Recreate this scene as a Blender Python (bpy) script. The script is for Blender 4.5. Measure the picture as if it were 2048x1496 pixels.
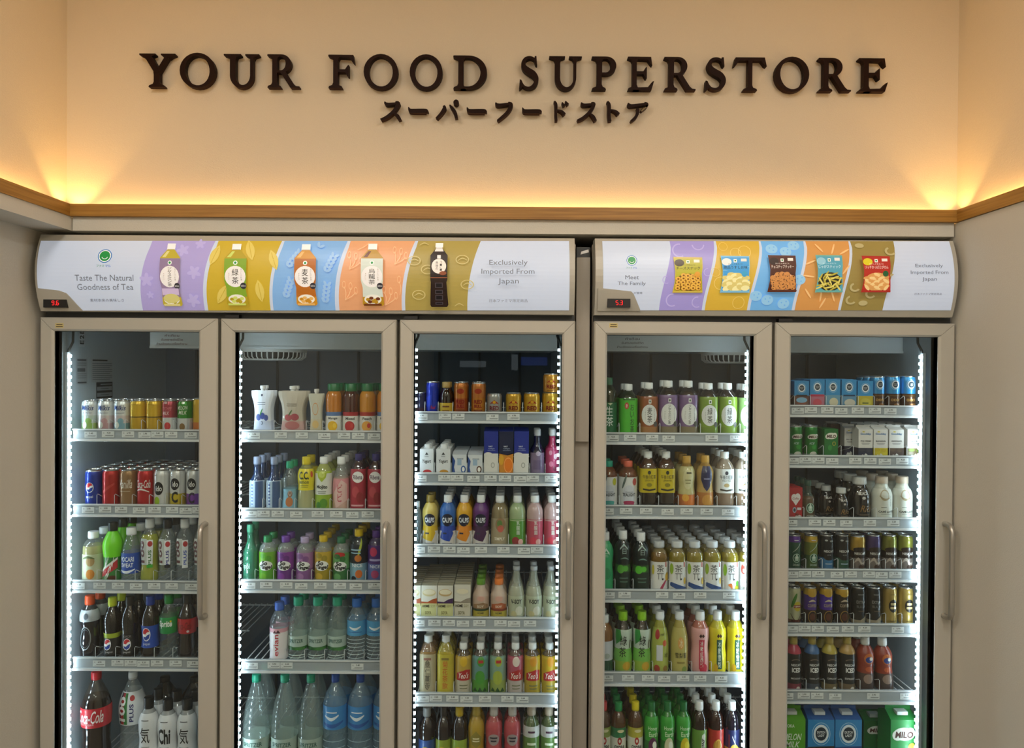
import bpy, math, random
from mathutils import Vector, Matrix
from mathutils.geometry import tessellate_polygon

random.seed(7)
for _o in list(bpy.data.objects):
    bpy.data.objects.remove(_o)
SC = bpy.context.scene
COL = SC.collection

# ------------------------------------------------------------------ camera
F, D, CZ = 1500.0, 2.34, 1.60                 # focal length in pixels, distance to the fridge doors, eye height
PITCH, ROLL = math.radians(0.50), math.radians(0.40)
cam_data = bpy.data.cameras.new('camera')
cam_data.sensor_fit = 'HORIZONTAL'
cam_data.sensor_width = 36.0
cam_data.lens = F / 2048 * 36.0
cam_data.clip_start = 0.02
cam = bpy.data.objects.new('camera', cam_data)
COL.objects.link(cam)
RCAM = Matrix.Rotation(math.pi / 2 - PITCH, 3, 'X') @ Matrix.Rotation(ROLL, 3, 'Z')
cam.matrix_world = Matrix.Translation((0, -D, CZ)) @ RCAM.to_4x4()
SC.camera = cam


def at(px, py, Y=0.0):
    """the point on the plane y = Y that the photograph shows at this pixel"""
    d = RCAM @ Vector(((px - 1024) / F, -(py - 748) / F, -1.0))
    t = (Y + D) / d.y
    return Vector((0, -D, CZ)) + d * t


def ppm(Y):
    return F / (D + Y)


# ------------------------------------------------------------------ world, exposure, room light
W = bpy.data.worlds.new('world')
SC.world = W
W.use_nodes = True
W.node_tree.nodes['Background'].inputs[0].default_value = (0.02, 0.02, 0.022, 1)
W.node_tree.nodes['Background'].inputs[1].default_value = 1.0
SC.view_settings.view_transform = 'Standard'
SC.view_settings.look = 'None'
SC.view_settings.gamma = 1.0
SC.view_settings.exposure = 0.0
SC.view_settings.use_curve_mapping = False
SC.cycles.transparent_max_bounces = 32
SC.cycles.max_bounces = 8
SC.cycles.diffuse_bounces = 4
SC.cycles.glossy_bounces = 4
SC.cycles.sample_clamp_indirect = 3.0
SC.cycles.use_denoising = True

CEIL = 3.05                                   # ceiling height
LIGHT_SPOTS = [(-0.9, -1.7), (0.9, -1.7), (-0.9, -3.2), (0.9, -3.2), (-0.9, -5.6), (0.9, -5.6), (0.0, -9.0)]
PANEL_W = 13.0                                 # watts of each ceiling downlight
COVE_W = 1.35                                 # watts per metre of cove strip
LED_STRENGTH = 48.0
SIGN_STRENGTH = 0.30


def area_light(name, loc, rot, sx, sy, watts, color, spread=math.pi):
    l = bpy.data.lights.new(name, 'AREA')
    l.shape = 'RECTANGLE'
    l.size, l.size_y = sx, sy
    l.energy = watts
    l.color = color
    l.spread = spread
    o = bpy.data.objects.new(name, l)
    COL.objects.link(o)
    o.location = loc
    o.rotation_euler = rot
    return o


for x, y in LIGHT_SPOTS:
    area_light('downlight_glow', (x, y, CEIL - 0.03), (0, 0, 0), 0.42, 0.42, PANEL_W, (1.0, 0.98, 0.94))


# ------------------------------------------------------------------ colours and materials
def srgb(h):
    if isinstance(h, tuple):
        return h if len(h) == 4 else (*h, 1.0)
    a = 1.0
    if '/' in h:
        h, a = h.split('/')
        a = float(a)
    if len(h) == 3:
        h = ''.join(c * 2 for c in h)
    c = [int(h[i:i + 2], 16) / 255 for i in (0, 2, 4)]
    c = [v / 12.92 if v <= 0.04045 else ((v + 0.055) / 1.055) ** 2.4 for v in c]
    return (*c, a)


def new_mat(name):
    m = bpy.data.materials.new(name)
    m.use_nodes = True
    nt = m.node_tree
    for n in list(nt.nodes):
        nt.nodes.remove(n)
    out = nt.nodes.new('ShaderNodeOutputMaterial')
    return m, nt, out


def principled(nt, color=None, rough=0.5, metal=0.0, coat=0.0):
    b = nt.nodes.new('ShaderNodeBsdfPrincipled')
    if color is not None:
        b.inputs['Base Color'].default_value = color
    b.inputs['Roughness'].default_value = rough
    b.inputs['Metallic'].default_value = metal
    b.inputs['Coat Weight'].default_value = coat
    b.inputs['Coat Roughness'].default_value = 0.08
    return b


def paint(name, h, rough=0.5, metal=0.0, grain=0.0, scale=60.0, bump=0.0, coat=0.0, spec=0.5):
    """painted or moulded surface: fine procedural mottling of one colour"""
    m, nt, out = new_mat(name)
    c = srgb(h)
    b = principled(nt, c, rough, metal, coat)
    b.inputs['Specular IOR Level'].default_value = spec
    tc = nt.nodes.new('ShaderNodeTexCoord')
    nz = nt.nodes.new('ShaderNodeTexNoise')
    nz.inputs['Scale'].default_value = scale
    nz.inputs['Detail'].default_value = 4
    nt.links.new(tc.outputs['Object'], nz.inputs['Vector'])
    mr = nt.nodes.new('ShaderNodeMix')
    mr.data_type = 'RGBA'
    mr.inputs[6].default_value = tuple(v * (1 - grain) for v in c[:3]) + (1,)
    mr.inputs[7].default_value = tuple(min(1, v * (1 + grain)) for v in c[:3]) + (1,)
    nt.links.new(nz.outputs['Fac'], mr.inputs[0])
    nt.links.new(mr.outputs[2], b.inputs['Base Color'])
    if bump:
        bp = nt.nodes.new('ShaderNodeBump')
        bp.inputs['Strength'].default_value = bump
        bp.inputs['Distance'].default_value = 0.002
        nt.links.new(nz.outputs['Fac'], bp.inputs['Height'])
        nt.links.new(bp.outputs[0], b.inputs['Normal'])
    nt.links.new(b.outputs[0], out.inputs[0])
    return m


def attr_mat(name, rough=0.4, metal=0.0, coat=0.0, emit=0.0):
    """printed surface: each face carries its own ink colour in the attribute Col"""
    m, nt, out = new_mat(name)
    a = nt.nodes.new('ShaderNodeAttribute')
    a.attribute_name = 'Col'
    b = principled(nt, None, rough, metal, coat)
    nt.links.new(a.outputs['Color'], b.inputs['Base Color'])
    if emit:
        nt.links.new(a.outputs['Color'], b.inputs['Emission Color'])
        b.inputs['Emission Strength'].default_value = emit
    nt.links.new(b.outputs[0], out.inputs[0])
    return m


def emit_mat(name, color, strength):
    m, nt, out = new_mat(name)
    e = nt.nodes.new('ShaderNodeEmission')
    e.inputs[0].default_value = color
    e.inputs[1].default_value = strength
    nt.links.new(e.outputs[0], out.inputs[0])
    return m


def bottle_mat(name):
    """clear plastic or glass filled with drink: Col = drink colour, alpha = how cloudy it is"""
    m, nt, out = new_mat(name)
    a = nt.nodes.new('ShaderNodeAttribute')
    a.attribute_name = 'Col'
    b = principled(nt, None, 0.12, 0, 0.0)
    nt.links.new(a.outputs['Color'], b.inputs['Base Color'])
    t = nt.nodes.new('ShaderNodeBsdfTransparent')
    tint = nt.nodes.new('ShaderNodeMix')
    tint.data_type = 'RGBA'
    tint.inputs[0].default_value = 0.10
    tint.inputs[6].default_value = (0.97, 0.99, 0.99, 1)
    nt.links.new(a.outputs['Color'], tint.inputs[7])
    nt.links.new(tint.outputs[2], t.inputs[0])
    mx = nt.nodes.new('ShaderNodeMixShader')
    nt.links.new(a.outputs['Alpha'], mx.inputs[0])
    nt.links.new(t.outputs[0], mx.inputs[1])
    nt.links.new(b.outputs[0], mx.inputs[2])
    g = nt.nodes.new('ShaderNodeBsdfGlossy')
    g.inputs['Roughness'].default_value = 0.03
    lw = nt.nodes.new('ShaderNodeLayerWeight')
    lw.inputs[0].default_value = 0.25
    pw = nt.nodes.new('ShaderNodeMath')
    pw.operation = 'MULTIPLY_ADD'
    pw.inputs[1].default_value = 0.35
    pw.inputs[2].default_value = 0.045
    nt.links.new(lw.outputs['Fresnel'], pw.inputs[0])
    m2 = nt.nodes.new('ShaderNodeMixShader')
    nt.links.new(pw.outputs[0], m2.inputs[0])
    nt.links.new(mx.outputs[0], m2.inputs[1])
    nt.links.new(g.outputs[0], m2.inputs[2])
    nt.links.new(m2.outputs[0], out.inputs[0])
    return m


def clear_mat(name, tint, base, power, rough=0.0, haze=0.0, hazecol=(1, 1, 1, 1)):
    """thin clear sheet: see-through, with reflections that grow at grazing angles"""
    m, nt, out = new_mat(name)
    t = nt.nodes.new('ShaderNodeBsdfTransparent')
    t.inputs[0].default_value = tint
    sh = t
    if haze:
        d = principled(nt, hazecol, 0.25)
        mh = nt.nodes.new('ShaderNodeMixShader')
        mh.inputs[0].default_value = haze
        nt.links.new(t.outputs[0], mh.inputs[1])
        nt.links.new(d.outputs[0], mh.inputs[2])
        sh = mh
    g = nt.nodes.new('ShaderNodeBsdfGlossy')
    g.inputs['Roughness'].default_value = rough
    lw = nt.nodes.new('ShaderNodeLayerWeight')
    lw.inputs[0].default_value = 0.5
    p = nt.nodes.new('ShaderNodeMath')
    p.operation = 'POWER'
    p.inputs[1].default_value = power
    nt.links.new(lw.outputs['Facing'], p.inputs[0])
    ma = nt.nodes.new('ShaderNodeMath')
    ma.operation = 'MULTIPLY_ADD'
    ma.inputs[1].default_value = 0.6
    ma.inputs[2].default_value = base
    nt.links.new(p.outputs[0], ma.inputs[0])
    mx = nt.nodes.new('ShaderNodeMixShader')
    nt.links.new(ma.outputs[0], mx.inputs[0])
    nt.links.new(sh.outputs[0], mx.inputs[1])
    nt.links.new(g.outputs[0], mx.inputs[2])
    nt.links.new(mx.outputs[0], out.inputs[0])
    return m


def wood_mat(name, c1, c2, sc=(2.5, 60, 90)):
    m, nt, out = new_mat(name)
    tc = nt.nodes.new('ShaderNodeTexCoord')
    mp = nt.nodes.new('ShaderNodeMapping')
    mp.inputs['Scale'].default_value = sc
    nz = nt.nodes.new('ShaderNodeTexNoise')
    nz.inputs['Scale'].default_value = 1.6
    nz.inputs['Detail'].default_value = 6
    nt.links.new(tc.outputs['Object'], mp.inputs[0])
    nt.links.new(mp.outputs[0], nz.inputs['Vector'])
    r = nt.nodes.new('ShaderNodeValToRGB')
    r.color_ramp.elements[0].position = 0.35
    r.color_ramp.elements[0].color = srgb(c1)
    r.color_ramp.elements[1].position = 0.65
    r.color_ramp.elements[1].color = srgb(c2)
    nt.links.new(nz.outputs['Fac'], r.inputs[0])
    b = principled(nt, None, 0.45)
    nt.links.new(r.outputs[0], b.inputs['Base Color'])
    nt.links.new(b.outputs[0], out.inputs[0])
    return m


MAT = dict(
    wall=paint('cream_wall_paint', 'd2c6b0', 0.85, 0, 0.035, 260, 0.25),
    lower_wall=paint('beige_wall_paint', 'cdc9bc', 0.85, 0, 0.035, 260, 0.25),
    ceiling=paint('ceiling_paint', 'd8d2c6', 0.9, 0, 0.03, 90),
    floor=paint('floor_tile', '6f6a63', 0.35, 0, 0.12, 6),
    back=paint('store_wall_paint', '4a4845', 0.8, 0, 0.1, 4),
    trim=wood_mat('oak_veneer', '8d6222', 'ab7d34'),
    trim_side=wood_mat('oak_veneer_side', '8d6222', 'ab7d34', (60, 2.5, 90)),
    frame=paint('champagne_enamel', 'b9b6aa', 0.38, 0.15, 0.03, 500, 0.05),
    side=paint('cabinet_enamel', 'a09789', 0.45, 0.1, 0.03, 400),
    filler=paint('grey_filler_enamel', '9c968a', 0.35, 0.1, 0.03, 200),
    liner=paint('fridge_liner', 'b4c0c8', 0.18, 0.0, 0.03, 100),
    liner_back=paint('shaded_liner_back', '4c5864', 0.4, 0.0, 0.05, 30),  # liner darkened to carry the shade between the shelves
    evap=paint('evaporator_cover', 'eaf0f2', 0.4, 0.0, 0.02, 100),
    dark=paint('black_rubber', '151515', 0.5, 0, 0.1, 80),
    gasket=paint('grey_gasket', '3a3d3e', 0.55, 0, 0.05, 80),
    steel=paint('satin_nickel', 'b0ada4', 0.32, 0.7, 0.03, 300),
    wire=paint('coated_wire', 'e2e6e8', 0.3, 0.0, 0.02, 100),
    letter=paint("dark_brown_acrylic", "200d04", 0.55, 0, 0.08, 40, spec=0.12),
    white=paint('white_plastic', 'e6e6e2', 0.4, 0, 0.02, 100),
    strip=paint('led_channel', 'a4acb0', 0.4, 0.1, 0.02, 100),
    print=attr_mat('printed_ink', 0.38, 0, 0.25),
    paper=attr_mat('printed_paper', 0.7),
    plastic=attr_mat('moulded_plastic', 0.32),
    can=attr_mat('printed_aluminium', 0.30, 0.45, 0.3),
    lid=attr_mat('bare_aluminium', 0.25, 0.9),
    carton=attr_mat('printed_carton', 0.45, 0, 0.1),
    sign=attr_mat('backlit_film', 0.35, 0, 0.0, SIGN_STRENGTH),
    bottle=bottle_mat('filled_clear_plastic'),
    glass=clear_mat('door_glass', (0.93, 0.965, 0.96, 1), 0.028, 4.0),
    rail=clear_mat('clear_price_rail', (0.9, 0.93, 0.94, 1), 0.06, 2.5, 0.12, 0.50, srgb('c6ced4')),
    lip_shine=clear_mat('rail_lip_shine', (0.9, 0.93, 0.94, 1), 0.08, 2.5, 0.12, 0.86, srgb('eef2f5')),  # whitened to look like light caught on the rail lips
    led=emit_mat('white_led', (0.74, 0.90, 1.0, 1), LED_STRENGTH),
    led_dim=emit_mat('dim_white_led', (0.74, 0.90, 1.0, 1), LED_STRENGTH * 0.34),  # weaker emission for the strips behind the middle door
    cove=emit_mat('warm_led_tape', (1.0, 0.55, 0.16, 1), 6.0),
    red_digit=emit_mat('red_digit', (1.0, 0.02, 0.02, 1), 2.5),
    lamp=emit_mat('downlight_diffuser', (1.0, 0.9, 0.78, 1), 9.0),
    warm_line=emit_mat('warm_line_light', (1.0, 0.72, 0.45, 1), 5.0),
    screen=emit_mat('blue_menu_screen', (0.12, 0.2, 0.9, 1), 0.9),
    glow_panel=emit_mat('added_glow_panel', (0.75, 0.85, 0.9, 1), 0.8),  # added panels, glowing to show as pale patches in the door glass
)


# ------------------------------------------------------------------ objects and meshes
def tag(o, label=None, cat=None, group=None, kind=None):
    if label:
        o['label'] = label
    if cat:
        o['category'] = cat
    if group:
        o['group'] = group
    if kind:
        o['kind'] = kind
    return o


def link(name, data, parent=None, loc=None):
    o = bpy.data.objects.new(name, data)
    COL.objects.link(o)
    if parent is not None:
        o.parent = parent
    if loc is not None:
        o.location = loc
    return o


def empty(name, loc=(0, 0, 0)):
    o = link(name, None, None, loc)
    o.empty_display_size = 0.05
    return o


class MB:
    """collects faces with a colour each; mesh() makes one mesh of them"""

    def __init__(self):
        self.v, self.f, self.c = [], [], []

    def add(self, verts, faces, col=(1, 1, 1, 1)):
        n = len(self.v)
        self.v += [tuple(p) for p in verts]
        for f in faces:
            self.f.append(tuple(i + n for i in f))
            self.c.append(col)
        return self

    def box(self, x0, x1, y0, y1, z0, z1, col=(1, 1, 1, 1)):
        v = [(x0, y0, z0), (x1, y0, z0), (x1, y1, z0), (x0, y1, z0), (x0, y0, z1), (x1, y0, z1), (x1, y1, z1), (x0, y1, z1)]
        return self.add(v, [(0, 3, 2, 1), (4, 5, 6, 7), (0, 1, 5, 4), (1, 2, 6, 5), (2, 3, 7, 6), (3, 0, 4, 7)], col)

    def tube(self, pts, r, seg=8, col=(1, 1, 1, 1), closed=False):
        P = [Vector(p) for p in pts]
        n = len(P)
        rings = []
        up = None
        for i, p in enumerate(P):
            if closed:
                t = P[(i + 1) % n] - P[i - 1]
            else:
                t = P[min(i + 1, n - 1)] - P[max(i - 1, 0)]
            t.normalize()
            if up is None:
                up = Vector((0, 0, 1)) if abs(t.z) < 0.9 else Vector((1, 0, 0))
            a = t.cross(up).normalized()
            up = a.cross(t).normalized()
            rings.append([p + a * (r * math.cos(2 * math.pi * k / seg)) + up * (r * math.sin(2 * math.pi * k / seg)) for k in range(seg)])
        v = [q for R in rings for q in R]
        f = []
        for i in range(n if closed else n - 1):
            j = (i + 1) % n
            for k in range(seg):
                f.append((i * seg + k, i * seg + (k + 1) % seg, j * seg + (k + 1) % seg, j * seg + k))
        if not closed:
            f.append(tuple(range(seg))[::-1])
            f.append(tuple((n - 1) * seg + k for k in range(seg)))
        return self.add(v, f, col)

    def prism(self, poly, a, b, axis='X', col=(1, 1, 1, 1)):
        """a polygon pushed from a to b along an axis; poly in the two other axes"""
        n = len(poly)
        mk = {'X': lambda t, p: (t, p[0], p[1]), 'Y': lambda t, p: (p[0], t, p[1]), 'Z': lambda t, p: (p[0], p[1], t)}[axis]
        v = [mk(a, p) for p in poly] + [mk(b, p) for p in poly]
        f = [(i, (i + 1) % n, n + (i + 1) % n, n + i) for i in range(n)] + [tuple(range(n))[::-1], tuple(range(n, 2 * n))]
        return self.add(v, f, col)

    def lathe(self, prof, seg=24, col=(1, 1, 1, 1), n=2.0, bottom=True, top=False, colf=None, depth=1.0):
        """prof: (z, r) from the bottom up; n > 2 squares the section; colf(z0, z1) colours a ring"""
        base = len(self.v)
        for z, r in prof:
            for k in range(seg):
                th = 2 * math.pi * k / seg
                q = r * sect(th, n)
                self.v.append((q * math.sin(th), -q * math.cos(th) * depth, z))
        for i in range(len(prof) - 1):
            c = colf(prof[i][0], prof[i + 1][0]) if colf else col
            for k in range(seg):
                k2 = (k + 1) % seg
                self.f.append((base + i * seg + k, base + i * seg + k2, base + (i + 1) * seg + k2, base + (i + 1) * seg + k))
                self.c.append(c)
        if bottom:
            self.f.append(tuple(base + k for k in range(seg))[::-1])
            self.c.append(colf(prof[0][0], prof[0][0]) if colf else col)
        if top:
            self.f.append(tuple(base + (len(prof) - 1) * seg + k for k in range(seg)))
            self.c.append(colf(prof[-1][0], prof[-1][0]) if colf else col)
        return self

    def mesh(self, name, mat, smooth=False, angle=None):
        me = bpy.data.meshes.new(name)
        me.from_pydata(self.v, [], self.f)
        me.materials.append(MAT[mat] if isinstance(mat, str) else mat)
        ca = me.color_attributes.new('Col', 'FLOAT_COLOR', 'CORNER')
        buf = []
        for f, c in zip(self.f, self.c):
            buf += list(c) * len(f)
        if len(buf) == 4 * len(me.loops):
            ca.data.foreach_set('color', buf)
        if smooth:
            me.polygons.foreach_set('use_smooth', [True] * len(me.polygons))
            if angle:
                me.set_sharp_from_angle(angle=math.radians(angle))
        me.update()
        return me

    def obj(self, name, mat, parent=None, loc=None, smooth=False, angle=None):
        return link(name, self.mesh(name, mat, smooth, angle), parent, loc)


def sect(th, n):
    if n == 2.0:
        return 1.0
    return (abs(math.cos(th)) ** n + abs(math.sin(th)) ** n) ** (-1.0 / n)


def catmull(pts, per=4):
    """smooth curve through points of any dimension"""
    out = []
    n = len(pts)
    for i in range(n - 1):
        p0, p1, p2, p3 = pts[max(i - 1, 0)], pts[i], pts[i + 1], pts[min(i + 2, n - 1)]
        for s in range(per):
            t = s / per
            out.append(tuple(0.5 * (2 * b + (c - a) * t + (2 * a - 5 * b + 4 * c - d) * t * t + (3 * b - a - 3 * c + d) * t ** 3) for a, b, c, d in zip(p0, p1, p2, p3)))
    out.append(tuple(pts[-1]))
    return out


# ------------------------------------------------------------------ flat print: 2-D shapes laid on any surface
_TXT = {}


def text_tris(s, bold=0.0, shear=0.0):
    """triangles of a line of text, scaled to the unit box 0..1 x 0..1, and its aspect ratio"""
    if any(ord(ch) > 0x2e80 for ch in s):
        bold = min(bold, 0.003)               # dense characters keep their own weight
    key = (s, bold, shear)
    if key not in _TXT:
        cu = bpy.data.curves.new('lettering', 'FONT')
        cu.body = s
        cu.resolution_u = 2
        cu.offset = bold
        cu.shear = shear
        ob = bpy.data.objects.new('lettering', cu)
        me = ob.to_mesh()
        me.calc_loop_triangles()
        vs = [(v.co.x, v.co.y) for v in me.vertices]
        tr = [tuple(t.vertices) for t in me.loop_triangles]
        ob.to_mesh_clear()
        bpy.data.objects.remove(ob)
        bpy.data.curves.remove(cu)
        if not vs:
            vs, tr = [(0, 0), (1, 1)], []
        x0, x1 = min(v[0] for v in vs), max(v[0] for v in vs)
        y0, y1 = min(v[1] for v in vs), max(v[1] for v in vs)
        w, h = max(x1 - x0, 1e-5), max(y1 - y0, 1e-5)
        _TXT[key] = ([((x - x0) / w, (y - y0) / h) for x, y in vs], tr, w / h)
    return _TXT[key]


class Art:
    """layers of flat shapes (u, v); put on a surface with a mapping (u, v, height) -> point"""

    def __init__(self, xf=None):
        self.t = []
        self.layer = 0
        self.xf = xf or (lambda x, y: (x, y))

    def tris(self, vs, tr, col):
        self.layer += 1
        vs = [self.xf(*p) for p in vs]
        c = srgb(col)
        for t in tr:
            self.t.append(([vs[i] for i in t], c, self.layer))

    def poly(self, pts, col, holes=()):
        loops = [[Vector((x, y, 0)) for x, y in l] for l in (pts, *holes)]
        tr = tessellate_polygon(loops)
        self.tris([tuple(p) for l in (pts, *holes) for p in l], tr, col)

    def rect(self, cx, cy, w, h, col):
        self.poly([(cx - w / 2, cy - h / 2), (cx + w / 2, cy - h / 2), (cx + w / 2, cy + h / 2), (cx - w / 2, cy + h / 2)], col)

    def ell(self, cx, cy, w, h, col, seg=22, rot=0.0):
        c, s = math.cos(rot), math.sin(rot)
        pts = []
        for k in range(seg):
            a = 2 * math.pi * k / seg
            x, y = w / 2 * math.cos(a), h / 2 * math.sin(a)
            pts.append((cx + x * c - y * s, cy + x * s + y * c))
        self.poly(pts, col)

    def ring(self, cx, cy, w, h, th, col, a0=0.0, a1=360.0, seg=24):
        vs, tr = [], []
        for k in range(seg + 1):
            a = math.radians(a0 + (a1 - a0) * k / seg)
            vs.append((cx + w / 2 * math.cos(a), cy + h / 2 * math.sin(a)))
            vs.append((cx + (w / 2 - th * w) * math.cos(a), cy + (h / 2 - th * h) * math.sin(a)))
            if k:
                i = 2 * k
                tr += [(i - 2, i, i - 1), (i, i + 1, i - 1)]
        self.tris(vs, tr, col)

    def stroke(self, pts, widths, col, smooth=5):
        vs, tr = stroke_strip(pts, widths, smooth)
        self.tris(vs, tr, col)

    def text(self, s, cx, cy, w, h, col, bold=0.0, rot=0, shear=0.0, keep=False):
        vs, tr, asp = text_tris(s, bold, shear)
        if keep:
            w = h * asp
        out = []
        for x, y in vs:
            x, y = (x - 0.5), (y - 0.5)
            if rot == 90:
                out.append((cx - y * w, cy + x * h))
            elif rot == 0:
                out.append((cx + x * w, cy + y * h))
            else:
                a = math.radians(rot)
                X, Y = x * w, y * h
                out.append((cx + X * math.cos(a) - Y * math.sin(a), cy + X * math.sin(a) + Y * math.cos(a)))
        self.tris(out, tr, col)

    def column(self, s, cx, cy, w, h, col, bold=0.0):
        n = len(s)
        for i, ch in enumerate(s):
            y = cy + h / 2 - (i + 0.5) * h / n
            hh = h / n * (0.16 if ch == '一' else 0.9)
            self.text(ch, cx, y, w, hh, col, bold)

    def onto(self, mb, fn, step=None, dh=0.00012, h0=0.0003, su=1.0, sv=1.0):
        """lay the layers on a surface; step cuts the triangles into narrow strips so that they can bend"""
        for tri, c, L in self.t:
            h = h0 + dh * L
            polys = [[(x * su, y * sv) for x, y in tri]]
            if step:
                polys = cut(polys, 0, step[0])
                if len(step) > 1 and step[1]:
                    polys = cut(polys, 1, step[1])
            for p in polys:
                mb.add([fn(x, y, h) for x, y in p], [tuple(range(len(p)))], c)
        return mb


def cut(polys, ax, step):
    out = []
    for p in polys:
        lo, hi = min(q[ax] for q in p), max(q[ax] for q in p)
        k = math.floor(lo / step) + 1
        rest = p
        while k * step < hi - 1e-9 and len(rest) >= 3:
            a, rest = split(rest, ax, k * step)
            if len(a) >= 3:
                out.append(a)
            k += 1
        if len(rest) >= 3:
            out.append(rest)
    return out


def split(p, ax, x):
    lo, hi = [], []
    n = len(p)
    for i in range(n):
        a, b = p[i], p[(i + 1) % n]
        (lo if a[ax] <= x else hi).append(a)
        if (a[ax] - x) * (b[ax] - x) < 0:
            t = (x - a[ax]) / (b[ax] - a[ax])
            q = tuple(u + (w - u) * t for u, w in zip(a, b))
            lo.append(q)
            hi.append(q)
        elif a[ax] == x:
            hi.append(a)
    return lo, hi


def stroke_strip(pts, widths, smooth=5):
    P = [(*p, w) for p, w in zip(pts, widths)]
    if smooth > 1:
        P = catmull(P, smooth)
    vs, tr = [], []
    n = len(P)
    for i in range(n):
        a, b = P[max(i - 1, 0)], P[min(i + 1, n - 1)]
        dx, dy = b[0] - a[0], b[1] - a[1]
        l = math.hypot(dx, dy) or 1
        nx, ny = -dy / l * P[i][2] / 2, dx / l * P[i][2] / 2
        vs += [(P[i][0] + nx, P[i][1] + ny), (P[i][0] - nx, P[i][1] - ny)]
        if i:
            k = 2 * i
            tr += [(k - 2, k - 1, k), (k - 1, k + 1, k)]
    return vs, tr

# ================================================================== the room
YW = 0.10                                     # plane of the upper wall with the sign
XTL, XTR = at(140, 411, 0).x, at(1914, 416, 0).x      # inner faces of the oak trim on the two side walls
XWL, XWR = at(134, 220, YW).x, at(1916, 220, YW).x    # side walls above the cove
XLOW = at(64, 600, 0).x                       # left wall below the bulkhead
XRLOW = XTR + 0.006
YB = -12.0                                    # far end of the shop, behind the viewer
ZT1, ZT0 = at(1024, 413.5, 0).z, at(1024, 438, 0).z   # top and bottom of the trim
ZL0 = at(1024, 468, 0.02).z                   # underside of the lintel


def struct(name, mb, mat, label=None, smooth=False):
    o = mb.obj(name, mat, smooth=smooth)
    return tag(o, label, None, None, 'structure')


struct('floor', MB().box(-1.9, 1.9, YB, 0.96, -0.05, 0.0), 'floor', 'grey shop floor in front of the fridges')
struct('ceiling', MB().box(-1.9, 1.9, YB, 0.96, CEIL, CEIL + 0.06), 'ceiling', 'plain shop ceiling above the cove')
struct('wall_front', MB().box(XWL - 0.05, XWR + 0.05, YW, YW + 0.06, ZT0 - 0.02, CEIL), 'wall', 'cream upper wall carrying the brown sign letters')
struct('wall_left', MB().box(XWL - 0.10, XWL, YB, YW, ZT0 - 0.02, CEIL), 'wall', 'cream left wall above the glowing cove')
struct('wall_right', MB().box(XWR, XWR + 0.10, YB, YW, ZT0 - 0.02, CEIL), 'wall', 'cream right wall above the glowing cove')
struct('wall_left_lower', MB().box(XLOW - 0.2, XLOW, YB, 0.90, 0, ZL0), 'lower_wall', 'beige left wall beside the fridges')
struct('wall_right_lower', MB().box(XRLOW, XRLOW + 0.2, YB, 0.90, 0, ZT0 - 0.001), 'lower_wall', 'beige right wall beside the fridges')
struct('wall_alcove', MB().box(XLOW, XRLOW, 0.90, 0.96, 0, ZL0), 'lower_wall', 'wall behind the fridges')
struct('wall_back', MB().box(-1.9, 1.9, YB - 0.1, YB, 0, CEIL), 'back', 'dark wall at the far end of the shop')
# lintel over the fridges, with the cove floor on top of it
struct('trim_1', MB().box(XTL, XTR, 0.0145, 0.90, ZL0, ZT0), 'lower_wall', 'beige lintel band between oak trim and fridges')
mb = MB().box(XLOW - 0.2, XTL - 0.004, YB, 0.90, ZL0, ZT0)
struct('trim_2', mb, 'lower_wall', 'beige bulkhead band along the left wall under the oak trim')
# oak trims with mitred corners
TH = 0.016
struct('trim_3', MB().prism([(XTL, 0.0), (XTR, 0.0), (XTR + TH, TH), (XTL - TH, TH)], ZT0, ZT1, 'Z'), 'trim', 'oak trim hiding the cove light over the fridges')
struct('trim_4', MB().prism([(XTL, 0.0), (XTL - TH, TH), (XTL - TH, YB), (XTL, YB)], ZT0, ZT1, 'Z'), 'trim_side', 'oak trim along the left wall')
struct('trim_5', MB().prism([(XTR, 0.0), (XTR, YB), (XTR + TH, YB), (XTR + TH, TH)], ZT0, ZT1, 'Z'), 'trim_side', 'oak trim along the right wall')
mb = MB().box(XTR + TH, XWR, YB, YW, ZT0, ZT0 + 0.004)
struct('trim_6', mb, 'lower_wall', 'ledge of the cove along the right wall')

# cove light: LED tape lying behind the trims, shining up the walls
ZC = ZT0 + 0.022
WARM = (1.0, 0.55, 0.17)


def cove(name, x0, x1, y0, y1, label):
    o = tag(MB().box(x0, x1, y0, y1, ZT0, ZC).obj(name, 'cove'), label, 'light')
    L = max(x1 - x0, y1 - y0)
    area_light('cove_glow', ((x0 + x1) / 2, (y0 + y1) / 2, ZC + 0.004), (math.pi, 0, 0), x1 - x0, y1 - y0, COVE_W * L, WARM)
    return o


cove('led_tape', XTL + 0.02, XTR - 0.02, 0.078, 0.090, 'warm LED tape in the cove below the sign')
cove('led_tape', XWL + 0.008, XWL + 0.020, -11.5, -0.02, 'warm LED tape in the cove along the left wall')
cove('led_tape', XWR - 0.020, XWR - 0.008, -11.5, -0.02, 'warm LED tape in the cove along the right wall')
for sx, x in ((1, XWL + 0.042), (-1, XWR - 0.042)):      # added spots in the cove corners throw the V-shaped glow
    l = bpy.data.lights.new('added_corner_spot', 'SPOT')
    l.energy = 2.5
    l.color = WARM
    l.spot_size = math.radians(88)
    l.spot_blend = 0.35
    l.shadow_soft_size = 0.012
    o = bpy.data.objects.new('added_corner_spot', l)
    COL.objects.link(o)
    o.location = (x, YW - 0.042, ZT0 + 0.006)
    o.rotation_euler = (math.pi, 0, 0)

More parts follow.
